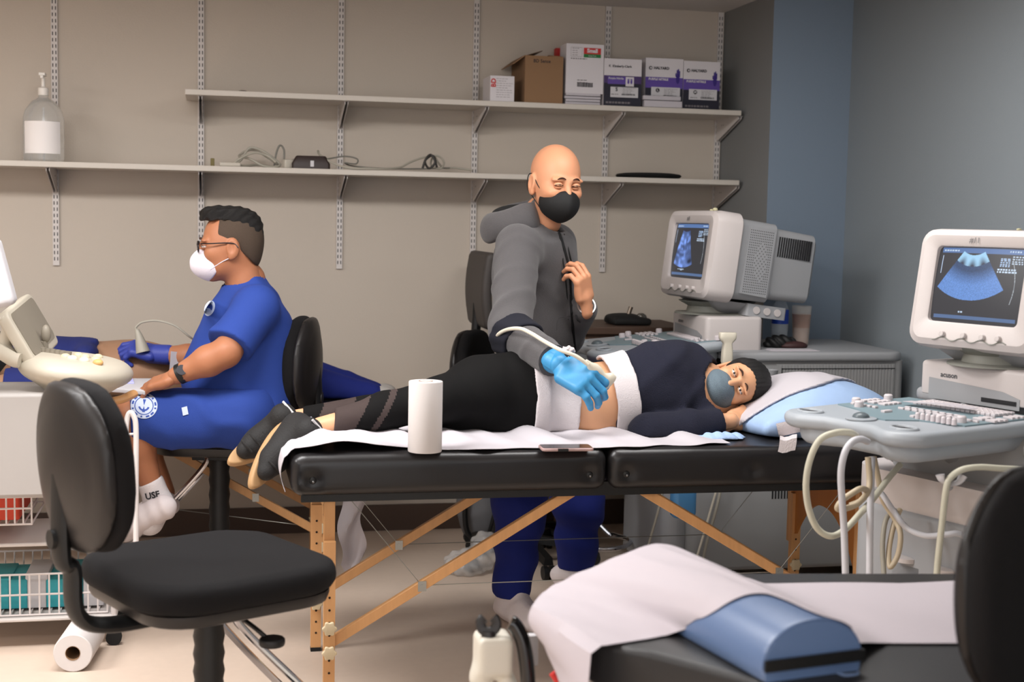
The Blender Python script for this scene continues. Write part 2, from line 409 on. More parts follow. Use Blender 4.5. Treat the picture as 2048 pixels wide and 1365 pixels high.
def barcode(b, T, x0, y0, w, h, m, n=16, dz=.002):
    rnd = random.Random(int(x0*9999)); b.at(T); x = x0
    while x < x0+w:
        ww = rnd.choice((.0008, .0012, .002)); b.quad((x, y0, dz), (x+ww, y0, dz), (x+ww, y0+h, dz), (x, y0+h, dz), m); x += ww+rnd.choice((.0008, .0014))
    b.at(Matrix.Identity(4))
def textlines(b, T, x0, y0, w, n, dy, m, th=.0022, dz=.002, seed=1):
    rnd = random.Random(seed); b.at(T)
    for k in range(n):
        x = x0; y = y0-k*dy; e = x0+w*rnd.uniform(.6, 1)
        while x < e:
            ww = rnd.uniform(.005, .014); b.quad((x, y, dz), (min(x+ww, e), y, dz), (min(x+ww, e), y+th, dz), (x, y+th, dz), m); x += ww+.003
    b.at(Matrix.Identity(4))
yf = SF+.015
# small white box
xa, xb, zb, zt = shelfbox(981, 1029, 152, 201, yf)
b = MB().box(xa, xb, yf, yf+.16, zb, zt); T = front(xa, zb, yf-.0002); W, H = xb-xa, zt-zb
b.at(T @ Matrix.Translation((W*.14, H*.72, .0006)) @ Matrix.Rotation(PI/2, 4, 'Z')).text('BD', .028, 1, bold=.001)
b.at(Matrix.Identity(4)); textlines(b, T, W*.25, H*.88, W*.68, 9, H*.09, 2, .0014, .0006, 3)
b.obj('small_carton', [M_bw, M_red, M_inkg]); tag(bpy.data.objects['small_carton'], 'smallest white carton with red mark, left end of the box row', 'box')
# cardboard box
xa, xb, zb, zt = shelfbox(1050, 1126, 112, 203, yf)
t = thing('cardboard_box', 'open brown cardboard box with raised flap, on the upper shelf', 'box', ((xa+xb)/2, yf+.12, zb))
D = .27; th = .004; xs = xa-.0
b = MB().box(xa, xb, yf, yf+th, zb, zt).box(xa, xb, yf+D-th, yf+D, zb, zt).box(xa, xa+th, yf+th, yf+D-th, zb, zt).box(xb-th, xb, yf+th, yf+D-th, zb, zt).box(xa+th, xb-th, yf+th, yf+D-th, zb, zb+th)
b.at(front(xa+.035, zt-.022, yf)).text('BD Sense', .019, 1, align='LEFT', bold=.0004); b.at(Matrix.Identity(4))
b.obj('carton_body', [M_card, M_ink], t, True)
MB().sheet([[(xa, yf+.0, zt), (xa, yf+D, zt)], [(xa-.045, yf+.03, zt-.035), (xa-.045, yf+D, zt-.035)]], .003).obj('flap', M_card, t, True, smooth=False)
MB().sheet([[(xa+.01, yf+.01, zt+.001), (xa+.01, yf+D*.7, zt+.001)], [(xa+.075, yf+.01, zt+.022), (xa+.075, yf+D*.7, zt+.022)]], .003).obj('flap', M_cardin, t, True, smooth=False)
MB().sheet([[(xb-.002, yf+.01, zt+.001), (xb-.002, yf+D, zt+.001)], [(xb-.06, yf+.01, zt+.004), (xb-.06, yf+D, zt+.004)]], .003).obj('flap', M_card, t, True, smooth=False)
# paper stack under the tall white box
xa, xb, zb, zt = shelfbox(1131, 1205, 186, 206, yf)
b = MB(); z = zb; rnd = random.Random(5)
for k in range(4):
    hh = (zt-zb)/4; b.box(xa+rnd.uniform(0, .006), xb-rnd.uniform(0, .006), yf+rnd.uniform(0, .01), yf+.22, z, z+hh*.86); z += hh
ps = b.obj('paper_stack', M_papr, bev=.002); tag(ps, 'stack of folded white paper under the tall white carton', 'paper')
zt2 = zt-.002
xa, xb, zb, zt = shelfbox(1132, 1207, 88, 185, yf, zbase=zt2)
W, H = xb-xa, zt-zb
b = MB().box(xa, xb, yf+.002, yf+.11, zb, zt); T = front(xa, zb, yf+.0018)
rects(b, T, [(W*.12, W*.42, H*.74, H*.93, 2), (W*.125, W*.415, H*.745, H*.925, 0), (W*.46, W*.92, H*.80, H*.925, 1), (W*.46, W*.92, H*.73, H*.80, 3)])
b.at(T @ Matrix.Translation((W*.69, H*.865, .001))).text('Small', .022, 0, bold=.001); b.at(T @ Matrix.Translation((W*.69, H*.765, .001))).text('latex free', .009, 0)
b.at(Matrix.Identity(4)); textlines(b, T, W*.12, H*.69, W*.62, 1, .008, 2, .004, .001, 4); textlines(b, T, W*.16, H*.90, W*.22, 4, .009, 2, .002, .0014, 9)
barcode(b, T, W*.3, H*.13, W*.42, H*.09, 4); textlines(b, T, W*.3, H*.26, W*.4, 2, .01, 2, .003, .001, 14)
b.obj('tall_carton', [M_bw, M_red, M_inkg, M_green, M_ink]); tag(bpy.data.objects['tall_carton'], 'tall white carton with red and green label on its front', 'box')
# red box behind
p0 = PY(1111, 100, yf+.14); p1 = PY(1140, 97, yf+.14)
b2 = MB(); xx = PY(1111, 115, yf+.24).x; zz1 = PY(1120, 97, yf+.24).z; zz0 = PY(1120, 131, yf+.24).z
b2.box(xx, xx+.14, yf+.226, yf+.268, zup+.0012, zz0-.02, 1).box(xx, xx+.14, yf+.226, yf+.268, zz0-.02, zz0, 2).box(xx, xx+.14, yf+.226, yf+.268, zz0, zz1, 0)
b2.obj('red_carton', [M_red, M_bw, M_green]); tag(bpy.data.objects['red_carton'], 'red topped carton half hidden behind the tall white carton', 'box')
# glove boxes
def glovebox(name, a, c, yt, yfr, kind, letter, label, zbase=None):
    xa, xb, zb, zt = shelfbox(a, c, yt, 208, yfr, zbase)
    W, H = xb-xa, zt-zb; b = MB().box(xa, xb, yfr, yfr+.24, zb, zt, 0); T = front(xa, zb, yfr-.0002)
    lw = [(0, W, 0, H*.50, 1), (0, W, H*.40, H*.62, 2), (W*.16, W*.93, H*.20, H*.42, 4)]
    if kind == 'K': lw = [(0, W, 0, H*.56, 1), (0, W, H*.48, H*.64, 5), (W*.1, W*.58, H*.46, H*.62, 2), (W*.58, W*.80, H*.42, H*.62, 0), (W*.18, W*.92, H*.18, H*.40, 4)]
    rects(b, T, lw)
    if kind == 'K':
        b.at(T @ Matrix.Translation((W*.12, H*.84, .0016))).text('K  Kimberly-Clark', .0135, 3, align='LEFT', bold=.0003)
        b.at(T @ Matrix.Translation((W*.12, H*.58, .002))).text('Purple Nitrile', .012, 4, align='LEFT', bold=.0003)
        for dx in (.65, .73):
            b.at(T @ Matrix.Translation((W*dx, H*.51, .002))); b.prism(circ2(.0045, 10, 0, 0, .008), 0, .0002, m=2)
            for q in (-1, 0, 1): b.quad((q*.003-.001, .004, .0003), (q*.003+.001, .004, .0003), (q*.003+.001, .014, .0003), (q*.003-.001, .014, .0003), 2)
        b.at(T @ Matrix.Translation((W*.34, H*.345, .002))).text(letter, .022, 3, bold=.0006)
    else:
        b.at(T @ Matrix.Translation((W*.13, H*.80, .0016))); b.prism(circ2(.0078, 18), 0, .0003, m=3); b.prism(circ2(.0042, 12, .001, .0), .0004, .0006, m=0)
        b.at(T @ Matrix.Translation((W*.21, H*.80, .0016))).text('HALYARD', .0155, 3, align='LEFT', bold=.0006)
        b.at(T @ Matrix.Translation((W*.08, H*.575, .002))).text('PURPLE NITRILE', .0125, 0, align='LEFT', bold=.0005)
        b.at(T @ Matrix.Translation((W*.86, H*.60, .002))); b.prism(circ2(.0085, 12, 0, 0, .022), 0, .0002, m=6)
        for q, l in ((-.009, .016), (-.0035, .030), (.002, .034), (.0072, .026)): b.prism(rect2(.0048, l, .0023, 3, q, .008+l/2), .0003, .0005, m=6)
        b.at(T @ Matrix.Translation((W*.33, H*.355, .002))); b.prism(circ2(.0088, 20), 0, .0002, m=3); b.at(T @ Matrix.Translation((W*.33, H*.355, .0024))).text(letter, .0135, 4, bold=.0006)
    b.at(Matrix.Identity(4)); barcode(b, T, W*.48, H*.225, W*.36, H*.035, 3); textlines(b, T, W*.5, H*.38, W*.36, 5, .006, 7, .0014, .002, 21+len(letter)); textlines(b, T, W*.2, H*.235, W*.2, 1, .006, 7, .003, .002, 2)
    textlines(b, T, W*.06, H*.045, W*.8, 1, .01, 7, .008, .002, 33)
    o = b.obj(name, [M_bw, M_navy, M_pur, M_ink, M_lab, M_pur2, mat('glove_print', (.20, .13, .46), .6), M_inkg]); tag(o, label, 'glove box'); return o
glovebox('glove_box', 1208, 1283, 118, yf, 'K', 'S', 'purple and navy glove box marked S, right of the tall white carton')
glovebox('glove_box', 1291, 1366, 117, yf+.03, 'H', 'L', 'purple and navy glove box marked L, middle one of the three')
glovebox('glove_box', 1367, 1440, 123, yf+.03, 'H', 'M', 'purple and navy glove box marked M, next to the pillar')
xa, xb, zb, zt = shelfbox(1290, 1366, 191, 207, yf-.005)
b = MB().box(xa, xb, yf-.008, yf+.026, zb, zb+(zt-zb)*.55).box(xa-.004, xb-.006, yf-.005, yf+.026, zb+(zt-zb)*.6, zt-.002)
tag(b.obj('folded_paper', M_papr, bev=.0025), 'folded white paper packet in front of the glove box marked L', 'paper')
# tiny grey thing on the upper shelf, black disc and clutter on the lower one
p = PY(486, 178, WY-.12)
tag(MB().lathe([(.0, 0), (.022, 0), (.024, .006), (.016, .014), (.006, .018), (.0, .018)], (p.x, WY-.12, zup+.001), sx=1.3).obj('door_stop', mat('grey_rubber', (.42, .39, .36), .7)), 'tiny grey lump alone on the left of the upper shelf', 'small object')
p = PY(1301, 352, SF+.12)
b = MB().lathe([(.0, .003), (.12, .003), (.138, .006), (.145, .013), (.138, .020), (.11, .024), (.0, .026)], (p.x, SF+.15, zlo+.0), n=48)
tag(b.obj('black_cushion', mat('black_felt', (.05, .05, .05), .9)), 'flat black round seat pad on the lower shelf right of the bald head', 'seat pad')
# sanitizer bottle
p = PY(88, 320, SF+.10); s = 2740/pix(p)[2]
t = thing('sanitizer_bottle', 'large clear hand sanitizer pump bottle with white label on the lower shelf', 'bottle', (p.x, SF+.1, zlo+.001))
M_clr = mat('clear_plastic', (.93, .93, .92), .12, trans=.75, spec=.4, alpha=.75)
MB().lathe([(0, 0), (.072, 0), (.078, .008), (.078, .17), (.07, .20), (.045, .235), (.02, .25), (.018, .258), (0, .258)], n=32).obj('bottle_body', M_clr, t)
b = MB().lathe([(0, 0), (.02, 0), (.02, .03), (.008, .034), (.007, .075), (0, .075)], (0, 0, .2585), n=20); b.box(-.012, .012, -.045, .012, .333, .345).box(-.006, .006, -.05, -.036, .322, .334)
b.obj('pump', mat('pump_white', (.85, .83, .8), .4), t, bev=.002)
b = MB(); G = [[(.0785*math.sin(a), -.0785*math.cos(a), z) for z in (.03, .09, .155)] for a in [-1.0+.2*i for i in range(11)]]
b.sheet(G, .0006); T = Matrix.Translation((.012, -.0795, .11)) @ Matrix.Rotation(PI/2, 4, 'X')
b.obj('bottle_label', mat('bottle_label_white', (.88, .86, .85), .6), t)
MB().cyl((0, 0, .01), (0, 0, .2), .003).obj('dip_tube', mat('tube_white', (.8, .8, .8), .5), t)

# cables, charger and clutter on the lower shelf
M_cab = mat('cable_beige', (.62, .60, .55), .5); M_cabg = mat('cable_grey', (.46, .45, .42), .5)
def lsp(px, py, dy=.0): q = PY(px, py, SF+.1+dy); q.z = max(q.z, zlo+.006); return q
def coil(name, pts, r, m, label, cat='cable', extra=None):
    b = MB()
    b.tube(pts, r, 8); o = b.obj(name, m); tag(o, label, cat); return o
coil('coiled_cable', [lsp(455, 335), lsp(480, 322, .02), lsp(500, 296, .03), (lsp(530, 305, .02)), lsp(560, 330), lsp(530, 334, -.03), lsp(500, 318, -.02), lsp(478, 312, .05), lsp(505, 300, .06), lsp(540, 318, .0), lsp(556, 334, .03), lsp(515, 330, .04), lsp(490, 334, .0), lsp(470, 325, -.04), lsp(506, 306, -.03), lsp(535, 312, -.02), lsp(552, 325, -.04)], .005, M_cab, 'coiled beige cable at the left of the lower shelf')
coil('looped_cable', [lsp(548, 335, .02), lsp(553, 305, .03), lsp(560, 291, .03), lsp(568, 300, .03), lsp(570, 325, .02), lsp(590, 320), lsp(600, 334)], .004, M_cabg, 'grey cable standing up in a narrow loop')
b = MB(); q = lsp(578, 330, -.02); b.prism(rect2(.05, .03, .006), 0, .036, .005); o = b.obj('cable_plug', mat('plug_white', (.72, .69, .64), .5)); o.location = (q.x, q.y, zlo+.001); o.rotation_euler = (0, .0, .4); tag(o, 'pale boxy cable plug beside the dark adapter', 'plug')
q = lsp(622, 333, -.03); t = thing('power_adapter', 'dark brown power adapter block with small white sticker on the lower shelf', 'adapter', (q.x, q.y-.0, zlo+.001), -.08)
MB().loft([[(x, y, z) for x, y in rect2(.155-i, .07-i*.5, .012)] for i, z in ((0, 0), (.0, .02), (.03, .048), (.04, .052))]).obj('adapter_body', mat('adapter_brown', (.17, .12, .11), .5), t)
MB().box(-.002, .012, -.0353, -.0345, .008, .032).obj('sticker', M_lab, t)
coil('long_cable', [lsp(636, 302, .02), lsp(640, 310, -.03), lsp(665, 326, -.07), lsp(700, 340, -.1), lsp(735, 347, -.105), lsp(765, 338, -.09), lsp(800, 335, -.03), lsp(820, 325), lsp(845, 316, .02), lsp(875, 312, .03), lsp(888, 325, .02), lsp(880, 338), lsp(862, 330, .03), lsp(868, 314, .05), lsp(885, 335, .05), lsp(910, 336, .05), lsp(945, 341, .04)], .0042, M_cab, 'long beige cable sagging over the shelf front, ending in a coil')
coil('thin_cable', [lsp(655, 318, .03), lsp(690, 313, .05), lsp(714, 318, .05), lsp(712, 328, .03), lsp(690, 326, .02), lsp(705, 332, .05), lsp(760, 337, .03), lsp(840, 338, .06), lsp(900, 336, .03)], .0032, M_cabg, 'thin grey cable looping behind the third standard')
coil('cable_bundle', [lsp(845, 337, -.03), lsp(852, 318, -.03), lsp(862, 310, -.02), lsp(870, 325, -.03), lsp(858, 337, -.02), lsp(850, 322, .0), lsp(866, 312, .01), lsp(874, 335, .0)], .005, mat('cable_dark', (.2, .19, .18), .6), 'dark cable knot at the right end of the long beige cable')
b = MB(); q = lsp(425, 318, .05); b.box(-.008, .008, -.008, .008, .0, .035); o = b.obj('yellow_connector', mat('connector_olive', (.42, .37, .17), .5), bev=.002); o.location = (q.x, q.y, zlo+.0005); tag(o, 'small olive yellow connector at the left of the coiled cables', 'connector')
b = MB(); q = lsp(470, 326, -.02); b.prism(rect2(.085, .03, .006), 0, .016, .004); o = b.obj('adapter_lead', mat('plug_white', (.72, .69, .64), .5)); o.location = (q.x-.02, q.y-.03, zlo+.001); tag(o, 'flat white plug head lying left of the coiled cable', 'plug')
# ================================================================== massage tables
M_vin = mat('black_vinyl', (.105, .10, .105), .33, bump=.12, scale=14, spec=.5)
M_vin2 = mat('black_vinyl_soft', (.15, .15, .155), .42, bump=.1, scale=160, spec=.5)
M_wood = mat('beech_wood', (.80, .60, .40), .45, bump=.05, scale=30, var=.14, stretch=(2, 2, .25), spec=.4)
M_ply = mat('plywood_orange', (.68, .43, .19), .5, var=.12, scale=12, stretch=(1, 1, .3))
M_hole = mat('hole_dark', (.16, .10, .06), .9); M_knob = mat('knob_beige', (.80, .73, .60), .5)
M_chr = mat('chrome', (.80, .80, .82), .12, metal=1.); M_steel = mat('steel_cable', (.62, .62, .60), .35, metal=.8)
M_rub = mat('rubber_black', (.05, .05, .05), .7)
def pad(t, name, x0, x1, y0, y1, z0, z1, m, bosses, world=True):
    def f(P):
        c = ((x0+x1)/2, (y0+y1)/2, (z0+z1)/2); d = rbox(P, c, ((x1-x0)/2, (y1-y0)/2, (z1-z0)/2), .032)
        d = d-.0015*wav(P, (1, .3, 0), 9, 1.)*np.clip((P[:, 2]-z0)/(z1-z0), 0, 1)
        for bx in bosses:
            r = np.sqrt((P[:, 0]-bx)**2+(P[:, 2]-(z0+.045))**2); d = d+.012*np.exp(-(r/.022)**2)*(P[:, 1] < y0+.06)
        return d
    return soft(name, f, (x0-.02, y0-.02, z0-.02), (x1+.02, y1+.02, z1+.02), .011, m, t)
def leg(t, x, y, zt, zb=0., flip=1):
    b = MB(); w_ = .016
    b.box(x-w_, x+w_, y-.011, y+.011, .30, zt); o = b.obj('leg', M_wood, t, True, bev=.002)
    b = MB().box(x-w_, x+w_, y-.011-.023*flip, y+.011-.023*flip, zb+.012, .47)
    for k in range(11): b.cyl((x, y-.012-.023*flip*1.0, .06+k*.036), (x, y-.0115-.023*flip-.0006, .06+k*.036), .0035, n=10, m=1)
    for k in range(11): b.cyl((x, y-.0345, .06+k*.036), (x, y-.0349, .06+k*.036), .0035, n=10, m=1)
    lo = b.obj('leg_extension', [M_wood, M_hole], o, True, bev=.0015)
    MB().box(x-w_, x+w_, y-.036, y-.010, zb, zb+.0125).obj('foot_cap', M_rub, o, True)
    for z in (.225, .155):
        P = [(.019*math.cos(a)*(1+.12*math.cos(6*a)), .019*math.sin(a)*(1+.12*math.cos(6*a))) for a in [2*PI*k/48 for k in range(48)]]
        MB().at(frame((x, y-.0345, z), (1, 0, 0), (0, 0, 1))).prism(P, 0, .012, .003).obj('knob', M_knob, o, True)
    return o
def brace(t, a, b_, y, name='brace'):
    a = Vector((a[0], y, a[1])); b_ = Vector((b_[0], y, b_[1])); d = (b_-a); L = d.length; d.normalize(); n = Vector((-d.z, 0, d.x))
    w_ = .0145; ring = []
    for s in (-.010, .010): ring.append([tuple(p+Vector((0, s, 0))) for p in (a-n*w_, b_-n*w_, b_+n*w_, a+n*w_)])
    m = a+d*L*.36; b = MB().loft(ring)
    o = b.obj(name, M_wood, t, True, bev=.002)
    MB().box(m.x-.012, m.x+.012, y-.0125, y-.0103, m.z-.015, m.z+.015).cyl((m.x, y-.014, m.z), (m.x, y-.0103, m.z), .006, n=12).obj('hinge', M_steel, o, True)
    return m
ty0, ty1, tz0, tz1 = 3.74, 4.42, .603, .722; tx0, txm, tx1 = .208, 1.112, 2.012
T1 = thing('massage_table', 'folding massage table with black vinyl top under the person lying in black leggings', 'massage table', ((tx0+tx1)/2, 4.08, 0))
bs = [tx0+.075, tx0+.42, txm-.055]
M_foam = pad(T1, 'table_pad', tx0, txm-.003, ty0, ty1, tz0, tz1, M_vin, [tx0+.06, txm-.055])
pad(T1, 'table_pad', txm+.003, tx1, ty0, ty1, tz0, tz1, M_vin, [txm+.055, txm+.44, tx1-.06])
b = MB().box(tx0+.03, tx1-.03, ty0+.03, ty0+.05, tz0-.02, tz0+.02).box(tx0+.03, tx1-.03, ty1-.05, ty1-.03, tz0-.02, tz0+.02)
b.obj('table_frame', M_black, T1, True)
M_boss = mat('corner_button', (.5, .5, .5), .2, metal=.8)
for bx in (tx0+.06, txm-.055, txm+.055):
    MB().ball((bx, ty0+.010, tz0+.045), .011, 14, sc=(1, .5, 1)).obj('corner_button', M_black, T1, True); MB().ball((bx+.001, ty0+.0035, tz0+.042), .0035, 10, sc=(1, .6, 1)).obj('button_stud', M_boss, T1, True)
YN, YF = 3.80, 4.30
for y in (YN, YF):
    leg(T1, .318, y, tz0); leg(T1, 1.935, y, tz0)
    m1 = brace(T1, (.33, .177), (1.03, .597), y-.0); m2 = brace(T1, (1.925, .177), (1.215, .60), y)
    b = MB()
    b.cyl((.36, y, tz0), m1, .0012, n=6).cyl(m1, m2, .0014, n=6).cyl(m2, (1.89, y, tz0), .0012, n=6)
    b.obj('tension_cable', M_steel, T1, True)
# plywood end panels between the legs
def endpanel(x, low):
    ys = np.linspace(YN+.013, YF-.013, 25); ring1 = []; P = [(ys[0], .598), (ys[-1], .598)]
    for k in range(24, -1, -1):
        u = k/24; P.append((ys[k], low+.17*(1-abs(2*u-1)**2.2)))
    return MB().loft([[(x-.006, y, z) for y, z in P], [(x+.006, y, z) for y, z in P]]).obj('end_panel', M_ply, T1, True)
endpanel(1.935, .30)
MB().box(.312, .324, YN+.013, YF-.013, .555, .600).obj('end_rail', M_ply, T1, True)
# paper sheet on the table (rumpled, hanging over the left end)
def gridfn(nu, nv, f): return [[f(i/(nu-1), j/(nv-1)) for j in range(nv)] for i in range(nu)]
def tpaper(u, v):
    # u: along the table from left hang to the right; v across near->far
    L = .16+1.30; s = u*L; yn = 3.765+.010*math.sin(u*23)+.006*math.sin(u*61)+(.05 if u > .93 else 0)*((u-.93)/.07)
    if u < .12: yn -= .0+.035*(1-u/.12)*0
    y = yn+(4.34-yn)*v; rum = .007*math.sin(u*41+v*3)+.006*math.sin(u*67+v*7+1)+.006
    if s < .14: a = s/.14; x = tx0-.014-.012*math.sin(a*3); z = tz0+.012+(tz1-tz0-.02)*a
    elif s < .18: a = (s-.14)/.04; x = tx0-.014+.03*a; z = tz1-.008+.014*a
    else: x = tx0+.016+(s-.18); z = tz1+.003+max(0, rum)*1.2*(.15+.85*min(1, v*3))
    bump = .028*math.exp(-((x-.36)/.13)**2)*(1-v*.3)*(s > .16)+.085*math.exp(-((x-.655)/.05)**4)*max(0, 1-abs(v-.82)/.22)**.6*(s > .2)
    return (x, y, z+bump)
tag(MB().sheet(gridfn(110, 26, tpaper), .0012).obj('table_paper', M_papr), 'rumpled white paper sheet under the lying person, hanging over the foot end', 'paper sheet')
# hanging torn strip below the left end
def hang(u, v): return (.40+.075*u+.010*math.sin(v*9), 4.36+.012*math.sin(u*5+v*7), tz0-.01-(.10+.29*v)*1.0*(1-.35*abs(u-.35)) if v > 0 else tz0-.005)
tag(MB().sheet(gridfn(9, 22, hang), .001).obj('hanging_paper', M_papr), 'torn white paper strip hanging below the foot end of the massage table', 'paper sheet')

# --- table at the left, behind the seated person
LT = thing('massage_table', 'folding massage table in the background, under the person lying in blue trousers', 'massage table', (-.35, 5.3, 0))
lx0, lx1 = -1.30, .60
pad(LT, 'table_pad', lx0, -.353, 5.0, 5.66, .595, .685, M_vin, []); pad(LT, 'table_pad', -.347, lx1, 5.0, 5.66, .595, .685, M_vin, [])
for y in (5.05, 5.55):
    leg(LT, .40, y, .6); leg(LT, -1.15, y, .6); brace(LT, (.39, .20), (-.27, .59), y); brace(LT, (-1.14, .20), (-.45, .59), y)
b = MB().cyl((.37, 5.05, .59), (-.1, 5.05, .47), .0014, n=6).cyl((.39, 5.05, .22), (-.9, 5.05, .42), .0014, n=6); b.obj('tension_cable', M_steel, LT, True)

# --- foreground table with paper over the bolster
FZ = .62
P0 = [PZ(1058, 1212, FZ), PZ(1202, 1292, FZ), PZ(1512, 1362, FZ)]
FP = [(1512, 1362), (1560, 1378), (1700, 1388), (2300, 1398), (2500, 1260), (2400, 1146), (1473, 1145), (1240, 1148), (1135, 1168), (1108, 1190), (1100, 1212), (1118, 1240), (1162, 1268), (1206, 1289), (1300, 1305), (1420, 1337)]
FT = thing('massage_table', 'black padded table in the foreground with a blue bolster lying on it', 'massage table', (1.25, 2.4, 0))
P2 = [PZ(*q, FZ) for q in FP]; P2 = [(p.x, p.y) for p in P2]
b = MB().prism(P2, FZ-.085, FZ, .014, 4); o = b.obj('table_pad', M_vin2, FT, True)
b = MB()
for (x, y) in ((.86, 2.40), (1.02, 2.14), (2.05, 2.55), (1.95, 2.0)):
    MB().box(x-.016, x+.016, y-.012, y+.012, 0, FZ-.086).obj('leg', M_wood, FT, True, bev=.002)
# blue bolster: D section cushion
M_bol = mat('bolster_blue', (.36, .45, .60), .38, bump=.08, scale=120, spec=.5, coat=.1)
nb_ = PZ(1635, 1243, FZ+.098); fb = PZ(1312, 1093, FZ+.098); nb_.z = fb.z = FZ; ax = Vector((fb.x-nb_.x, fb.y-nb_.y, 0)); AL = ax.length; ax.normalize(); sd = Vector((ax.y, -ax.x, 0))
bw, bh = .098, .098
def Dsec(k, off=0., sc=1.):
    pts = []
    for i in range(25):
        a = PI*i/24; x = math.cos(a); z = math.sin(a)
        pts.append((x*bw*sc*(1 if z > .15 else 1), .022+(bh-.022)*(z**.9 if z > 0 else 0)*sc))
    pts += [(-bw*sc*.985, .004), (-bw*sc*.95, .0012), (bw*sc*.95, .0012), (bw*sc*.985, .004)]
    return [tuple(nb_+ax*k+sd*p[0]+Vector((0, 0, FZ*0+p[1]))) for p in pts]
BO = thing('bolster_cushion', 'blue vinyl half round bolster cushion on the foreground black table', 'bolster', (nb_.x, nb_.y, FZ))
MB().loft([Dsec(.006, sc=.97), Dsec(0.012, sc=.995), Dsec(.02), Dsec(AL-.02), Dsec(AL-.006, sc=.97)]).obj('bolster_cover', M_bol, BO, True, angle=60)
b = MB(); b.tube([Vector(p)-ax*.0 for p in Dsec(.010, sc=.998)[:25]], .0022, 6, smooth=False); b.obj('piping', M_bol, BO, True)
MB().loft([[tuple(nb_+ax*k+sd*x*1.006+Vector((0, 0, z))) for x, z in ((-bw, .020), (bw, .020), (bw, .040), (-bw, .040))] for k in (-.001, .0035)]).obj('velcro_strip', M_black, BO, True)
b = MB(); q = PZ(1700, 1350, FZ+.014); b.tube([q+Vector((-.018, .012, 0)), q+Vector((-.01, -.002, 0)), q+Vector((.012, -.002, .001)), q+Vector((.02, .012, 0))], .002, 6); b.obj('carry_loop', M_bol, BO, True)
# white paper drape over table + bolster
def ground(x, y):                                       # height of table or bolster at x, y
    q = Vector((x, y, 0))-Vector((nb_.x, nb_.y, 0)); u = q.dot(ax); v = q.dot(sd)
    if 0 <= u <= AL+.02 and abs(v) < bw*1.6:
        zz = FZ+.022+(bh-.022)*max(0, 1-min(1, abs(v)/bw)**2)**.5 if abs(v) < bw else FZ
    else: zz = FZ
    # the sheet is stretched tentwise from the crest to both sides
    reach = .40
    crest = FZ+bh+.002
    if v > 0: tent = crest-(bh-.0)*(abs(v)/.24) if abs(v) < .24 else FZ
    else: tent = crest-(bh-.0)*(abs(v)/.36) if abs(v) < .36 else FZ
    e = min(max((u-.0)/.10, 0), 1); return max(zz+.003, FZ+.002+(max(tent, FZ)-FZ)*e)
nearpx = [(1120, 1420), (1150, 1395), (1185, 1325), (1203, 1294), (1250, 1287), (1334, 1274), (1384, 1254), (1424, 1231), (1470, 1199), (1512, 1187), (1552, 1192), (1645, 1236), (1705, 1284), (1740, 1289), (1921, 1289), (2150, 1289)]
def nearline(t):                                       # paper edge laid on the surface: solve height by iteration
    k = t*(len(nearpx)-1); i = min(int(k), len(nearpx)-2); f = k-i
    px = nearpx[i][0]*(1-f)+nearpx[i+1][0]*f; py = nearpx[i][1]*(1-f)+nearpx[i+1][1]*f; return px, py
farpx = [(1045, 1330), (1052, 1262), (1058, 1225), (1064, 1212), (1085, 1186), (1110, 1170), (1150, 1150), (1205, 1127), (1258, 1104), (1310, 1088), (1345, 1093), (1420, 1126), (1480, 1154), (1530, 1167), (1800, 1167), (2150, 1150)]
def Dz(x, y):
    q = Vector((x, y, 0))-Vector((nb_.x, nb_.y, 0)); u = q.dot(ax); v = abs(q.dot(sd))
    return FZ+.022+(bh-.022)*max(0, 1-(v/bw)**2)**.45 if (0 <= u <= AL+.01 and v < bw) else FZ
def hit(px, py):
    r = ray(px, py); k = 1.6
    while k < 4:
        p = CAMP+r*k
        if p.z <= Dz(p.x, p.y)+.003: return p
        k += .002
    return p
G = []
NU, NV = 121, 33
HN = {}
for i in range(NU):
    t = i/(NU-1); k = t*(len(nearpx)-1); a = min(int(k), len(nearpx)-2); f = k-a
    n2 = [nearpx[a][c]*(1-f)+nearpx[a+1][c]*f for c in (0, 1)]; f2 = [farpx[a][c]*(1-f)+farpx[a+1][c]*f for c in (0, 1)]
    # depth by construction: heights of the two rims above the table
    def zrim(kk, far):
        prof_f = [.50, .56, .60, .628, .634, .645, .664, .690, .714, .7225, .7165, .685, .652, .628, .626, .626]
        prof_n = [.44, .50, .575, .626, .628, .632, .648, .672, .705, .722, .719, .684, .634, .626, .626, .626]
        pr = prof_f if far else prof_n; a = min(int(kk), len(pr)-2); return pr[a]*(1-(kk-a))+pr[a+1]*(kk-a)
    pn = hit(*n2) if k >= 3 else PZ(n2[0], n2[1], zrim(k, False)); pf = PZ(f2[0], f2[1], zrim(k, True))
    if k < 3:
        e_n = PZ(1203, 1294, .626); e_f = PZ(1064, 1212, .628)
        pn = Vector((e_n.x-.018-.03*(3-k)/3, e_n.y-.01*(3-k), .626-.105*(3-k))); pf = Vector((e_f.x-.014*math.sin(min(1, 3-k)*PI)+.024*max(0, 3-k)**1.3, e_f.y, .628-.075*(3-k)))
    HN[i] = (k, pn, pf)
for i in range(NU):
    k, pn, pf = HN[i]
    if k > 3.3 and i < NU-5:
        pn = sum((HN[q][1] for q in range(i-4, i+5) if HN[q][0] >= 3), Vector())/len([1 for q in range(i-4, i+5) if HN[q][0] >= 3])
    row = []
    for j in range(NV):
        v = j/(NV-1); p = pn.lerp(pf, v)
        if k >= 3: p.z += .004*math.sin(PI*v)
        p.z += .0012*math.sin(k*5+v*9)
        if k >= 3: p.z = max(p.z, Dz(p.x, p.y)+.004)
        row.append(p)
    G.append(row)
tag(MB().sheet(G, .001).obj('paper_sheet', mat('white_paper_fg', (.73, .70, .725), .8, bump=.12, scale=12)), 'wide white paper sheet draped over the foreground black table and its bolster', 'paper sheet')

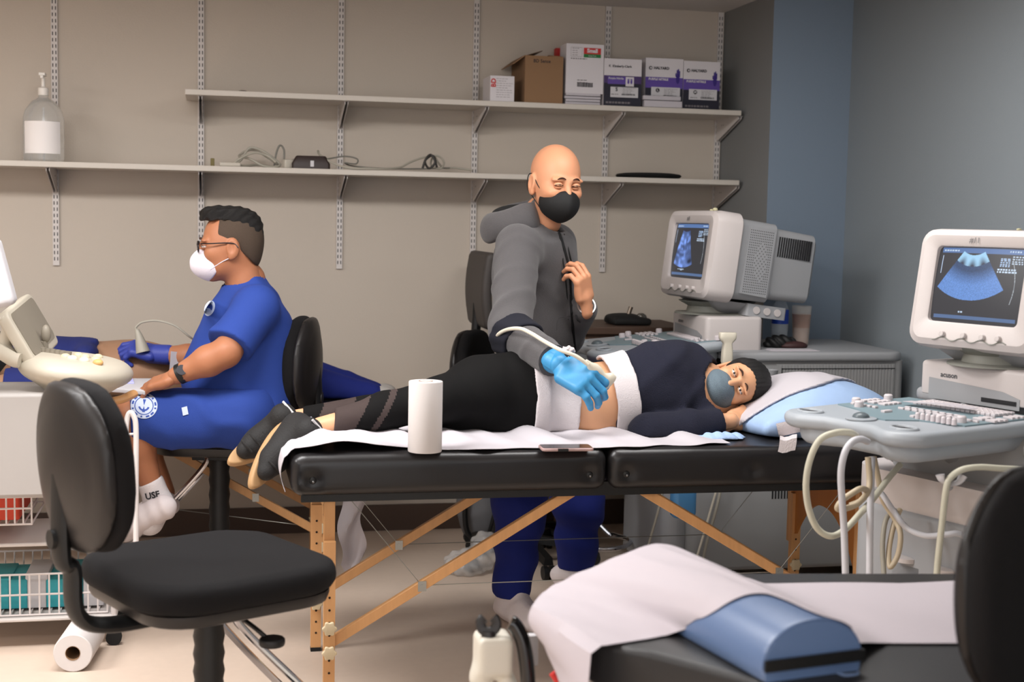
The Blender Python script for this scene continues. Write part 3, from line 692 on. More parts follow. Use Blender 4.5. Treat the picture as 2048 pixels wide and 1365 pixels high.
# ================================================================== task chairs
M_cush = mat('chair_fabric_black', (.062, .057, .063), .9, bump=.3, scale=500, spec=.3)
M_shell = mat('chair_shell', (.11, .10, .10), .40, spec=.5)
def task_chair(label, loc, rz, h=.52, back=True, bw_=.42, bhh=.40, btilt=.10, boff=-.27, bz=.12, ring=True, seatr=.245, post=.03, only_back=False, depth=.0):
    t = thing('task_chair', label, 'chair', loc, rz)
    sw = seatr
    def fs(P):
        d = rbox(P, (0, 0, h-.035), (sw*.98, sw, .035), .033); r = np.sqrt((P[:, 0]*.98)**2+(P[:, 1])**2)
        d = smax(d, r-sw*1.16, .04); d = d+.012*np.exp(-(r/.13)**2)*(P[:, 2] > h-.03)
        return smax(d, -(P[:, 2]-(h-.075)), .01)
    T = root_mat(t)
    soft('seat', fs, (-sw-.04, -sw-.04, h-.10), (sw+.04, sw+.04, h+.03), .010, M_cush, t, False)
    b = MB(); R = rect2(sw*1.8, sw*1.84, .11, 6); b.prism(R, h-.10, h-.068, .0, 2, rb=.02); b.obj('seat_shell', M_shell, t)
    b = MB().cbox((-.02, 0, h-.115), (.2, .15, .035)); b.tube([(.02, -.07, h-.12), (.03, -.17, h-.14), (.05, -.20, h-.165)], .006, 8); b.obj('mechanism', M_black, t, bev=.004)
    MB().prism(circ2(.03, 14, .05, -.215), h-.175, h-.155, .006).obj('lever', M_black, t)
    b = MB(); prof = []
    for k in range(14): prof += [(.034+.004*(k % 2), h-.13-(h-.28)*k/13)]
    b.lathe([(0, h-.128)]+prof+[(0, prof[-1][1])], n=20); b.obj('gas_lift', M_black, t)
    if ring:
        b = MB()
        P = [(.03, -.07, h-.10), (.05, -.08, h-.17), (.28, -.13, h-.42), (.33, -.13, h-.445), (.40, -.08, h-.445), (.42, 0, h-.445)]
        P = P+[(x, -y, z) for x, y, z in P[-2::-1]]
        b.tube(P, .0095, 10); b.obj('footrest_tube', M_chr, t)
    b = MB()
    for k in range(5):
        a = 2*PI*k/5+.3; b.loft([[(math.cos(a)*r-math.sin(a)*w_, math.sin(a)*r+math.cos(a)*w_, z) for w_, z in ((-.02, zz), (.02, zz), (.015, zz+.03), (-.015, zz+.03))] for r, zz in ((.02, .085), (.27, .055))])
    b.lathe([(0, .06), (.04, .06), (.04, .14), (0, .14)], n=18); b.obj('star_base', M_black, t)
    for k in range(5):
        a = 2*PI*k/5+.3; x, y = .27*math.cos(a), .27*math.sin(a); c = MB()
        for s in (-.014, .014): c.cyl((x-math.sin(a)*(s-.009), y+math.cos(a)*(s-.009), .027), (x-math.sin(a)*(s+.009), y+math.cos(a)*(s+.009), .027), .027, n=16)
        c.obj('caster', M_black, t)
    if back:
        bc = Vector((boff, 0, h+bz+bhh/2)); Rm = Matrix.Rotation(-btilt, 4, 'Y')
        TB = Matrix.Translation(bc) @ Rm
        def fb_(P):
            yy = P[:, 1]; zz = P[:, 2]; xx = P[:, 0]-.10*yy*yy/.04*.25+.02*np.cos(zz*6)
            q = np.stack([xx-.02, yy, zz], 1); d = rbox(q, (0, 0, 0), (.030, bw_/2, bhh/2), .028)
            e = ell(q, (0, 0, 0), (.3, bw_*.535, bhh*.545)); return smax(d, e, .06)
        soft('backrest', fb_, (-.06, -bw_/2-.02, -bhh/2-.02), (.14, bw_/2+.02, bhh/2+.02), .009, M_cush, t, False, T=TB)
        def fsb(P):
            yy = P[:, 1]; zz = P[:, 2]; xx = P[:, 0]-.10*yy*yy/.04*.25+.02*np.cos(zz*6)
            q = np.stack([xx+.012, yy, zz], 1); d = rbox(q, (0, 0, 0), (.020, bw_*.49, bhh*.49), .019)
            e = ell(q, (0, 0, 0), (.3, bw_*.53, bhh*.54)); d = smax(d, e, .06)
            return smin(d, ell(q, (-.014, 0, -.01), (.016, bw_*.30, bhh*.34)), .02)
        soft('back_shell', fsb, (-.09, -bw_/2-.02, -bhh/2-.02), (.12, bw_/2+.02, bhh/2+.02), .009, M_shell, t, False, T=TB)
        p0_ = TB @ Vector((-.045, 0, 0)); p1_ = TB @ Vector((-.055, 0, -bhh*.5))
        b = MB(); b.tube([p0_, p1_, (boff-.02, 0, h+.02), (boff-.01, 0, h-.085), (boff+.06, 0, h-.125), (-.06, 0, h-.125)], .036, 14, flat=.5)
        b.obj('back_post', M_black, t)
        MB().cyl((boff-.07, 0, h+.09), (boff-.03, 0, h+.09), .022, n=16).obj('adjust_knob', M_black, t)
    return t
c1 = PZ(418, 1116, .555)
task_chair('black task chair in the left foreground with chrome footrest tube, empty', (c1.x, c1.y, 0), math.radians(27), h=.56, bw_=.42, bhh=.40, boff=-.315, btilt=.06, bz=.05, seatr=.262)
# ================================================================== ultrasound machines
M_mon = mat('monitor_plastic', (.76, .73, .72), .45, bump=.05, scale=300); M_mon2 = mat('machine_grey', (.585, .59, .60), .5, bump=.05, scale=300)
M_con = mat('console_grey', (.63, .655, .68), .42); M_panel = mat('console_panel_blue', (.47, .55, .58), .5); M_key = mat('key_white', (.80, .77, .78), .5)
M_dark = mat('recess_dark', (.12, .12, .13), .7); M_neck = mat('neck_grey', (.50, .50, .47), .55); M_bod = mat('machine_body_grey', (.555, .555, .555), .5); M_ivory = mat('probe_ivory', (.85, .82, .75), .4)
M_engr = mat('logo_grey', (.33, .33, .34), .6)
def screen_img(kind, nx, ny):
    x = np.linspace(0, 1, nx)[None, :].repeat(ny, 0); y = np.linspace(1, 0, ny)[:, None].repeat(nx, 1)    # y: 0 top
    rng = np.random.RandomState(3 if kind == 'fan' else 8); I = np.zeros((ny, nx, 3)); I[:] = (.035, .035, .04)
    def put(mask, c, a=1.): I[mask] = I[mask]*(1-a)+np.array(c)*a
    put((y < .085) & (y > .02) & (x > .04) & (x < .97), (.10, .19, .42)); put((y > .90) & (y < .945) & (x > .04) & (x < .95), (.10, .17, .33))
    def dashes(x0, x1, y0, n, dy, h=.018, c=(.55, .68, .85)):
        for k in range(n):
            X = x0
            while X < x1*(1 if k % 2 else .985):
                w_ = rng.uniform(.012, .03); put((x > X) & (x < min(X+w_, x1)) & (y > y0+k*dy) & (y < y0+k*dy+h), c); X += w_+.010
    dashes(.06, .24, .045, 1, .03); dashes(.80, .93, .04, 1, .03); dashes(.84, .96, .105, 4, .03, .016); dashes(.72, .82, .135, 5, .024, .016, (.45, .62, .9)); dashes(.70, .90, .27, 2, .032, .02, (.65, .8, 1))
    put((x > .055-.0*y) & (x < .065) & (y > .12) & (y < .36), (.6, .75, 1)); dashes(.33, .38, .845, 1, .03)
    cu = .84+.06*np.sin((y-.12)*4.3); put((np.abs(x-cu) < .003) & (y > .13) & (y < .72), (.45, .5, .55))
    nz = rng.rand(ny, nx)*.5+.6
    if kind == 'fan':
        ox, oy = .42, -.16; dx = (x-ox)*1.33; dy = y-oy; r = np.hypot(dx, dy); th = np.arctan2(dx, dy)
        fan = (np.abs(th) < .62) & (r > .27) & (r < .86); near = fan & (r < .42)
        I[fan] = (np.array([.16, .34, .80])*nz[..., None]*np.clip((r-.42)/.25, .25, 1)[..., None])[fan]
        v = np.clip(1.25-(r-.27)/.16*(1+.5*np.cos(th*16)), 0, 1)[..., None]; I[near] = (v*np.array([.38, .68, .95])+(1-v)*np.array([.04, .05, .09]))[near]
    else:
        ox, oy = .37, -.25; dx = (x-ox)*1.33; dy = y-oy; r = np.hypot(dx, dy); th = np.arctan2(dx, dy); fan = (np.abs(th) < .36) & (r > .37) & (r < 1.06)
        g = np.zeros_like(r)+.28
        for q in range(60):
            rr, tt, s1, s2, am = rng.uniform(.4, 1.05), rng.uniform(-.36, .36), rng.uniform(.02, .06), rng.uniform(.03, .12), rng.uniform(-.35, .7); g += am*np.exp(-((r-rr)/s1)**2-((th-tt)/s2)**2)
        g = np.clip(g*np.clip(1.25-np.abs(r-.6)*.9, .2, 1), .08, 1)*nz*np.clip(1.4-th*1.2, .3, 1.3)
        I[fan] = (np.array([.22, .38, .95])*g[..., None])[fan]; put(fan & (r < .41), (.03, .03, .05)); dashes(.24, .44, .83, 1, .03, .02)
    return I
def make_screen(parent, w_, h_, T, kind, nm):
    nx, ny = 260, 195; V = []; I = screen_img(kind, nx, ny); m = emat(nm, .95)
    ys = np.linspace(-w_/2, w_/2, nx); zs = np.linspace(-h_/2, h_/2, ny); Y, Z = np.meshgrid(ys, zs)
    X = .012-.012*((Y/(w_/2))**2*.6+(Z/(h_/2))**2*.4); V = np.stack([X, Y, Z], -1).reshape(-1, 3)
    i = np.arange(nx-1)[None, :]+np.arange(ny-1)[:, None]*nx; F = np.stack([i, i+nx, i+nx+1, i+1], -1).reshape(-1, 4)
    V = L2W(V, T); o = link('screen', V, F, m, parent, False, smooth=True, angle=180)
    a = o.data.color_attributes.new('screen', 'FLOAT_COLOR', 'POINT'); c = np.ones((nx*ny, 4)); c[:, :3] = I.reshape(-1, 3); a.data.foreach_set('color', c.ravel().astype(np.float32)); return o
def rrect3(T, w_, h_, r, x, n=5, bulge=0.):              # rounded rectangle in the y-z plane of T
    P = rect2(w_, h_, r, n); out = []
    for (y, z) in P:
        s = 1+bulge*(1-(2*z/h_)**2); out.append(tuple(T @ Vector((x, y*s, z))))
    return out
def wall_loft(b, rings, m=0, capback=True):
    n = len(rings[0]); V = [p for r in rings for p in r]; F = []
    for i in range(len(rings)-1):
        for k in range(n): k2 = (k+1) % n; F.append((i*n+k2, i*n+k, (i+1)*n+k, (i+1)*n+k2))
    if capback: F.append(tuple((len(rings)-1)*n+k for k in range(n-1, -1, -1)))
    return b.add(V, F, m)
def monitor(t, T, kind, mark, W=.42, H=.335):
    b = MB(); sw, sh = .285, .208; sz = .010
    Ts = T @ Matrix.Translation((0, .0, sz))
    R = [rrect3(Ts, sw, sh, .012, -.014), rrect3(Ts, sw+.004, sh+.004, .014, -.002), rrect3(Ts, sw+.014, sh+.014, .018, .001)]
    R += [rrect3(T, W-.05, H-.045, .03, .004), rrect3(T, W-.015, H-.012, .04, -.006, bulge=.015), rrect3(T, W, H, .045, -.03, bulge=.03), rrect3(T, W, H, .045, -.105, bulge=.03), rrect3(T, W-.012, H-.012, .045, -.112, bulge=.02)]
    wall_loft(b, R, 0, True); b.obj('monitor_bezel', M_mon, t, angle=28)
    b = MB(); W2, H2 = W-.03, H-.035
    wall_loft(b, [rrect3(T, W-.02, H-.03, .03, -.10), rrect3(T, W2, H2, .03, -.115), rrect3(T, W2, H2-.004, .03, -.26), rrect3(T, W2-.03, H2-.03, .03, -.265), rrect3(T, W2-.04, H2-.04, .03, -.44), rrect3(T, W2-.07, H2-.07, .03, -.455)], 0)
    b.at(T)
    for s in (-1, 1):                                   # vent slots high on both flanks, dotted speaker field
        y = s*(W2-.034)/2
        for k in range(15): x = -.285-.0098*k; b.box(x-.0026, x+.0026, y-.0035, y+.0035, .03, .105, 1)
    b.at(Matrix.Identity(4)); b.obj('monitor_rear', [M_mon2, M_dark], t, angle=28)
    for s in (-1, 1):
        b = MB(); b.at(T); y = s*(W2/2+.002)
        b.loft([[(x, y+s*dy, z) for x, z in ((-.135, -.125), (-.25, -.13), (-.255, .125), (-.145, .13))] for dy in ((-.004), (.004))])
        for i in range(13):
            for k in range(26):
                x = -.149-.0078*i; z = -.117+.0092*k; yy = y+s*.0042
                if ((x+.205)/.035)**2+((z)/.10)**2 > .55 or (i+k) % 2 == 0: b.quad((x-.0016, yy, z-.0018), (x+.0016, yy, z-.0018), (x+.0016, yy, z+.0018), (x-.0016, yy, z+.0018), 1)
        b.at(Matrix.Identity(4)); b.obj('speaker_grille', [M_mon2, M_dark], t, smooth=False)
    make_screen(t, sw+.004, sh+.004, Ts @ Matrix.Translation((-.014, 0, 0)), kind, 'screen_'+kind)
    for k, y in enumerate((.10, .05, -.01, -.08)):
        MB().cyl(T @ Vector((.000, y, -.130)), T @ Vector((.014, y, -.130)), .0085, .0075, n=18).obj('knob', M_mon, t, bev=.001)
    b = MB(); b.tube([T @ Vector((.006, .125-.0125*i, -.143+.005*math.sin(i*1.25))) for i in range(20)], .0016, 6); b.obj('knob_rim', M_neck, t)
    b = MB(); b.at(T @ Matrix.Translation((.0056, -.02, H*.392)) @ Matrix(((0, 0, 1, 0), (1, 0, 0, 0), (0, 1, 0, 0), (0, 0, 0, 1)))).text(mark, .022, 0, depth=.0002); b.obj('marker_number', M_engr, t)
    b = MB(); b.at(T); b.ball((-.03, .12, H/2+.004), .010, 12, 0, (1, 1, .7)); b.ball((-.035, .085, H/2+.002), .006, 10, 0, (1.6, 1, .7)); b.obj('putty', mat('putty_pale', (.78, .76, .62), .6), t)
def qwerty(b, T, x0, y0, cols, rows, dx, dy, m=0):
    b.at(T)
    for r in range(rows):
        for c in range(cols): x = x0+r*dx; y = y0-c*dy; b.box(x-dx*.42, x+dx*.42, y-dy*.42, y+dy*.42, 0, .008, m)
    b.at(Matrix.Identity(4))
def console(t, T, L=.52, W=.50):
    # T: origin at the centre of the rear edge, +x towards the user
    P = []
    def arc(cx, cy, r, a0, a1, n=8):
        for k in range(n+1): a = math.radians(a0+(a1-a0)*k/n); P.append((cx+r*math.cos(a), cy+r*math.sin(a)))
    arc(L-.09, -W/2+.09, .09, -75, 10); P.append((L-.035, -.08)); P.append((L-.035, .08)); arc(L-.09, W/2-.09, .09, -10, 75); P.append((.20, W/2+.005)); arc(.05, W/2-.05, .05, 90, 170); arc(.05, -W/2+.05, .05, 190, 270); P.append((.20, -W/2-.005))
    b = MB(); b.at(T); b.prism(P, -.040, .0, .016, 4, rb=.022)
    b.obj('console_body', M_con, t, angle=50)
    b = MB(); b.at(T); Pu = [(x*.90+.02, y*.86) for x, y in P]; b.prism(Pu, -.085, -.038, 0, 3, rb=.03); b.obj('console_underside', M_con, t)
    Pp = [(.02, -W/2+.03), (.30, -W/2+.03), (.33, -.10), (.40, -.05), (.40, .05), (.33, .10), (.30, W/2-.03), (.02, W/2-.03)]
    b = MB(); b.at(T); b.prism(Pp, -.001, .0035, 0); b.obj('control_panel', M_panel, t)
    for s in (-1, 1):
        b = MB(); b.at(T @ Matrix.Translation((L-.065, s*(W/2-.085), .0))); b.lathe([(.026, .0005), (.030, .0022), (.024, -.0005+.0015), (0, .0012)], n=28, sx=.85, sy=1.25); b.obj('hand_hole', M_dark, t)
        b = MB(); b.at(T @ Matrix.Translation((L-.065, s*(W/2-.085), .001))); c = circ2(.030, 28); b.tube([Vector((x*.85, y*1.25, 0)) for x, y in c+[c[0]]], .005, 8, smooth=False); b.obj('hand_hole_rim', M_con, t)
    K = T @ Matrix.Translation((0, 0, .0035))
    b = MB(); qwerty(b, K, .045, .155, 17, 5, .0165, .0165); b.obj('keyboard', M_key, t, bev=.0015)
    rnd = random.Random(4)
    for (x0, y0, n, dxx, dyy, w1, w2) in ((.155, .215, 3, .02, 0, .012, .03), (.155, .175, 3, .02, 0, .012, .03), (.235, .20, 5, 0, -.022, .008, .016), (.155, -.14, 4, .018, 0, .012, .025), (.155, -.18, 4, .018, 0, .012, .025), (.155, -.215, 4, .018, 0, .012, .022), (.20, .11, 8, 0, -.024, .008, .018), (.225, .11, 8, 0, -.024, .008, .018), (.07, .20, 3, .02, 0, .010, .03), (.27, -.11, 5, 0, -.02, .012, .012), (.30, .06, 2, 0, -.10, .03, .014)):
        b = MB(); b.at(K)
        for k in range(n): x = x0+k*dxx; y = y0+k*dyy; b.box(x-w1/2, x+w1/2, y-w2/2, y+w2/2, 0, .006)
        b.obj('key_row', M_key, t, bev=.001)
    for (x, y) in ((.03, .215), (.29, .135), (.29, -.15), (.265, .18), (.12, -.205), (.25, -.20)):
        MB().at(K).lathe([(0, 0), (.013, 0), (.012, .014), (.009, .017), (0, .017)], (x, y, 0), n=20).obj('dial', M_key, t)
    for k in range(8): MB().at(K).lathe([(0, 0), (.007, 0), (.0065, .014), (.004, .017), (0, .017)], (.315, .20-.0*k-.017*k-.28*(k > 99), 0), n=12).obj('slider_knob', M_key, t)
    b = MB(); b.at(T); b.lathe([(0, .001), (.040, .001), (.040, .004), (.027, .006), (.0, .0055)], (.435, 0, 0), n=32, m=0); b.ball((.435, 0, .006), .022, 20, 1, (1, 1, .6)); b.obj('trackball', [M_con, mat('trackball_grey', (.36, .40, .42), .35)], t)
def ultrasound(label, loc, rz, kind, mark, mon_yaw, mon_tilt, con, back=-.55, mz=1.245, towz=1.032, dy_tow=0., wid=.56, near=1, logo=True):
    t = thing('ultrasound_machine', label, 'ultrasound machine', loc, rz)
    hw = wid/2
    # cart body
    P = rect2(.46-back+.0, wid, .06, 6, (.46+back)/2, 0)
    b = MB(); b.prism(rect2(.30-back, wid, .05, 6, (.30+back)/2, 0), .09, .44, .02, 3); b.prism(rect2(.10-back, wid-.01, .03, 6, (.10+back)/2, 0), .435, .875, .0); b.obj('cart_body', M_bod, t)
    b = MB(); Pt = rect2(.16-back, wid+.02, .07, 7, (.16+back)/2, 0); b.prism(Pt, .873, .908, .012, 3, rb=.012); b.obj('top_deck', M_mon2, t)
    for s in (-1, 1):                                   # ribbed side doors with a seam and finger notch
        b = MB(); y = s*(hw-.004); n = int((-.02-back-.06)/.0125)
        for k in range(n):
            x = back+.05+k*.0125; b.box(x, x+.0062, y-.004, y+.005*1, .50 if s else .5, .862)
        b.box(back+.045, -.03, y-.005, y+.0022*s+.001, .500, .864); b.obj('side_door', M_bod, t)
        b = MB(); b.box(-.052, -.049, min(y, y+s*.0060), max(y, y+s*.0060), .50, .85, 0).box(back+.045, -.05, min(y, y+s*.0062), max(y, y+s*.0062), .846, .8485, 0).box(back+.045, -.05, min(y, y+s*.0062), max(y, y+s*.0062), .672, .6755, 0).box(-.066, -.054, min(y, y+s*.0062), max(y, y+s*.0062), .76, .83, 0); b.obj('door_seam', M_dark, t)
        b = MB()
        for k in range(7): b.box(-.035-.012*k, -.029-.012*k, min(s*hw-.001, s*hw+.001), max(s*hw-.001, s*hw+.001), .36, .43)
        b.obj('vent_slots', M_dark, t)
    b = MB(); b.tube([(back+.02, -.12, .82), (back-.05, -.13, .80), (back-.06, -.12, .70), (back-.06, .12, .70), (back-.05, .13, .80), (back+.02, .12, .82)], .014, 12); b.obj('rear_handle', M_bod, t)
    # front column and lower front panel
    b = MB(); b.prism(rect2(.20, wid-.06, .09, 8, .20, 0), .43, .84, .02, 3); b.obj('front_column', M_bod, t)
    b = MB(); b.prism(rect2(.10, wid-.02, .05, 8, .335, 0), .06, .60, .02, 3); b.obj('front_panel', M_mon2, t)
    # connector ports and probe holder row on the near side
    b = MB(); y = near*(hw+.045)
    b.box(-.01, .36, min(y, near*hw), max(y, near*hw), .800, .835); b.obj('holder_rail', M_bod, t, bev=.008)
    for k in range(5):
        x = .02+.078*k; c = MB(); P1 = []
        for a in range(28): an = math.radians(35+290*a/27); P1.append((math.cos(an), math.sin(an)))
        R = [[(x+p[0]*r, y+near*.012+near*p[1]*r*-1, z) for p in P1] for r, z in ((.024, .812), (.030, .850), (.026, .850), (.020, .812))]
        n = len(P1); V = [p for r in R for p in r]; F = []
        for i in range(4):
            i2 = (i+1) % 4
            for q in range(n-1): F.append((i*n+q, i*n+q+1, i2*n+q+1, i2*n+q))
        F += [(0, n, 2*n, 3*n), (3*n+n-1, 2*n+n-1, n+n-1, n-1)]
        c.add(V, F); c.obj('probe_cup', M_mon2, t)
    # tower with disk drive
    b = MB(); tz0_ = .905; T0 = Matrix.Translation((.105, dy_tow, 0))
    b.at(T0); b.prism(rect2(.225, .385, .02, 4), tz0_, towz, .012, 3, rb=.004); b.at(Matrix.Identity(4)); b.obj('drive_tower', M_mon, t)
    b = MB(); F_ = frame((.105+.1130, dy_tow, 0), (0, 1, 0), (0, 0, 1))
    b.at(F_ @ Matrix.Translation((-.085, towz-.0345, .0005))).text('acuson', .021, 0, bold=.0004, depth=.0005); b.obj('lettering', M_engr, t)
    b = MB(); b.at(F_)
    b.prism([(-.155, towz-.105), (.155, towz-.105), (.155, towz-.075), (.10, towz-.060), (-.05, towz-.052), (-.155, towz-.046)], .0002, .0008, m=0)
    b.box(.03, .145, towz-.094, towz-.082, .0010, .0022, 1); b.box(.035, .14, towz-.090, towz-.085, .002, .003, 1)
    b.at(Matrix.Identity(4)); b.obj('disk_slot', [M_neck if False else M_mon2, M_dark], t)
    b = MB(); b.at(F_); c = circ2(.020, 24, -.03, towz-.120, .014); b.prism(c, 0, .0015, .0005); b.obj('badge', M_mon2, t)
    # neck, swivel plate
    b = MB(); b.lathe([(0, towz), (.135, towz), (.135, towz+.004), (.10, towz+.008), (.095, towz+.03), (.125, towz+.05), (0, towz+.05)], (.10, dy_tow*.5, 0), n=40, sx=1.25, sy=1.0); b.obj('swivel_neck', M_neck, t)
    T = Matrix.Translation((.10, dy_tow*.5, mz)) @ Matrix.Rotation(mon_yaw, 4, 'Z') @ Matrix.Rotation(-mon_tilt, 4, 'Y') @ Matrix.Translation((.14, 0, 0))
    b = MB(); TT = T; 
    b.loft([[tuple(TT @ Vector((x, y, z))) for x, y in rect2(w1, w2, .02, 3, -.20, 0)] for z, w1, w2 in ((-.205, .16, .20), (-.160, .30, .32))]); b.obj('monitor_foot', M_mon2, t)
    b = MB()
    for k in range(3): b.cyl(TT @ Vector((-.235-.045*k, near*.166, -.180)), TT @ Vector((-.235-.045*k, near*.172, -.180)), .014, n=18)
    b2 = MB(); b2.loft([[tuple(TT @ Vector((x, y, z))) for x, y in rect2(.17, .30, .01, 3, -.28, near*.018)] for z in (-.205, -.158)]); b2.obj('control_strip', M_mon2, t)
    b.obj('jack_ring', M_mon, t)
    monitor(t, T, kind, mark)
    console(t, con)
    b = MB()
    for x, y in ((.28, hw-.06), (.28, -hw+.06), (back+.08, hw-.06), (back+.08, -hw+.06)):
        c = MB(); c.cyl((x, y-.02, .045), (x, y+.02, .045), .045, n=24); c.obj('caster', M_rub, t)
    b = MB(); b.tube([(.20, 0, .70), (.30, 0, .80), (con.translation.x+.20, 0, con.translation.z-.07)], .05, 12); b.obj('console_arm', M_bod, t)
    return t
UM1 = ultrasound('ultrasound machine by the blue grey pillar, monitor marked #8, behind the lying person', (2.0, 4.98, 0), PI, 'scan', '#8', math.radians(7), math.radians(7), Matrix.Translation((.14, -.02, .945)) @ Matrix.Rotation(math.radians(5), 4, 'Y'), near=1)
F2 = math.radians(180+19); f2 = Vector((math.cos(F2), math.sin(F2), 0))
so = PZ(1945, 578, 1.0); scr = U(1945, 578, 3.72); o2 = Vector((scr.x, scr.y, 0))-f2*.24
UM2 = ultrasound('large ultrasound machine at the right edge, monitor marked #11, nearest the camera', (o2.x, o2.y, 0), F2, 'fan', '#11', math.radians(3), math.radians(9), Matrix.Translation((.205, .0, .885)) @ Matrix.Rotation(math.radians(1), 4, 'Y'), back=-.12, mz=1.19, towz=1.0, near=1)
print('UM2', o2)
# ================================================================== people
M_skin1 = mat('skin_warm', (.80, .565, .43), .48, bump=.06, scale=300, sss=.12, spec=.4)
M_skin2 = mat('skin_tan', (.64, .42, .30), .5, bump=.06, scale=300, sss=.1, spec=.4)
M_skin3 = mat('skin_light', (.82, .615, .47), .45, bump=.05, scale=300, sss=.12, spec=.45)
M_skin4 = mat('skin_brown', (.60, .46, .36), .6, bump=.05, scale=300, sss=.1, spec=.3)
M_hair = mat('hair_black', (.055, .045, .042), .5, bump=.8, scale=240, stretch=(1, 1, 6))
M_fade = mat('hair_cropped', (.27, .215, .17), .8, bump=.6, scale=600)
M_eyew = mat('eye_white', (.80, .76, .74), .2); M_iris = mat('iris_dark', (.06, .035, .03), .15); M_lash = mat('lash_dark', (.12, .06, .045), .7)
M_brow = mat('brow_dark', (.24, .15, .11), .9); M_lid = mat('eyelid_shade', (.50, .30, .22), .6)
M_hood = mat('heather_grey', (.30, .29, .295), .95, bump=.5, scale=420, var=.22, sheen=.2)
M_hoodd = mat('hood_lining_black', (.07, .07, .075), .95)
M_scrub = mat('scrub_blue', (.12, .23, .53), .85, bump=.25, scale=500); M_scrub2 = mat('scrub_blue_dark', (.04, .11, .42), .85, bump=.25, scale=500)
M_navy = mat('sweater_navy', (.075, .082, .15), .95, bump=.6, scale=350); M_leg = mat('leggings_black', (.05, .047, .048), .85, bump=.15, scale=500, spec=.2)
M_mesh = mat('leggings_sheer', (.225, .175, .165), .8, bump=.4, scale=900)
M_glove = mat('nitrile_light_blue', (.24, .55, .74), .45, bump=.12, scale=70); M_glovi = mat('nitrile_indigo', (.20, .25, .58), .5, bump=.1, scale=70)
M_mask = mat('mask_black', (.055, .055, .058), .75, bump=.2, scale=500); M_maskw = mat('mask_white', (.86, .83, .86), .8, bump=.15, scale=300)
M_maskg = mat('mask_grey_knit', (.40, .46, .50), .95, bump=.8, scale=420, var=.3)
M_towel = mat('towel_white', (.80, .77, .775), .95, bump=.4, scale=260)

def fold(P, d, f, ph, amp):                                 # rounded ridges with sharper valleys, fading in and out
    d = np.array(Vector(d).normalized(), dtype=np.float32); x, y, z = P[:, 0], P[:, 1], P[:, 2]
    w_ = np.sin(x*13+ph*2)*.9+np.sin(z*11+y*9+ph)*1.1+np.sin(x*29-z*21+ph*3)*.5
    m = .5+.5*np.sin(x*9.7+z*13.1+ph*1.7)*np.sin(y*11.3-z*6.1+ph)
    s_ = np.sin(((P @ d)*f+ph+w_)*.5)
    return amp*(np.exp(-(s_/.42)**2)-.3)*(.15+.85*m)
def head_fn(chin=1., jaw=1., cheek=0., hair=False):
    def f(P):
        d = ell(P, (0, -.016, .034), (.0765, .096, .088))
        d = smin(d, ell(P, (0, .012, -.020), (.066*jaw, .074, .080)), .03)
        d = smin(d, ell(P, (0, .030, -.066), (.050*jaw, .050, .045)), .03)
        d = smin(d, ell(P, (0, .062, -.098), (.024, .022, .019)), .022)
        for s in (-1, 1):
            d = smin(d, ell(P, (s*.040, .052, -.022), (.026, .028, .024)), .02)
            d = smin(d, ell(P, (s*.030, .079, .022), (.026, .012, .008)), .014)
            d = smax(d, -ell(P, (s*.031, .094, .004), (.018, .015, .011)), .012)
            if cheek: d = smin(d, ell(P, (s*.036, .074, -.022), (.020, .014, .014)), .014)
            # ear
            e = ell(P, (s*.080, -.012, -.008), (.010, .021, .034)); e = smax(e, -ell(P, (s*.089, -.006, -.004), (.006, .011, .020)), .004)
            e = smin(e, ell(P, (s*.079, -.004, -.036), (.006, .010, .010)), .008); d = smin(d, e, .006)
        d = smin(d, cap(P, (0, .086, .012), (0, .104, -.028), .008, .011), .012)
        d = smin(d, cap(P, (-.012, .094, -.033), (.012, .094, -.033), .0075, .0075), .008)
        d = smin(d, ell(P, (0, .088, -.060), (.022, .010, .0065)), .008); d = smin(d, ell(P, (0, .086, -.072), (.018, .009, .006)), .007)
        return d
    return f
def eyes(t, T, nm, open_=.5, smile=False):
    for s in (-1, 1):
        c = T @ Vector((s*.031, .0795, .005))
        if open_ > 0:
            MB().ball(c, .0118, 18).obj('eyeball', M_eyew, t, True)
            g = MB(); c2 = T @ Vector((s*.031, .0875, .004)); g.ball(c2, .0052, 12); g.obj('iris', M_iris, t, True)
        # lids: upper lid shell and a dark lash line
        lid = [T @ Vector((s*.031+x, .0905-abs(x)**1.6*4.2, .005+(.0052*open_+.0012)*(1-(x/.0155)**2)+(.0015 if smile else 0)*(1-(x/.0155)**2))) for x in (-.0155, -.011, -.005, 0, .005, .011, .0155)]
        MB().tube(lid, lambda u: .0008+(.0010 if open_ else .0018)*math.sin(PI*u), 6).obj('lash_line', M_lash, t, True)
        V, F = surf(lambda P, s=s: smax(ell(P, (s*.031, .0795, .0045), (.0155, .0130, .0130)), (.0018+.0055*open_)-np.abs(P[:, 2]-.0022-.0010*open_), .0015), (s*.031-.02, .06, -.015), (s*.031+.02, .10, .025), .0013)
        join_soft('eyelids', [(L2W(V, T), F)], SK[nm], t)
        br = [T @ Vector((s*(.013+.032*u), .0935-.010*u**2, .0265+.005*math.sin(PI*min(1, u*1.2))-(.004*u*u))) for u in (0, .2, .4, .6, .8, 1)]
        MB().tube(br, lambda u: .0014+.0028*math.sin(PI*(.15+.8*u)), 8, flat=.6).obj('eyebrow', M_brow, t, True)
SK = {'a': M_skin1, 'b': M_skin2, 'c': M_skin3}
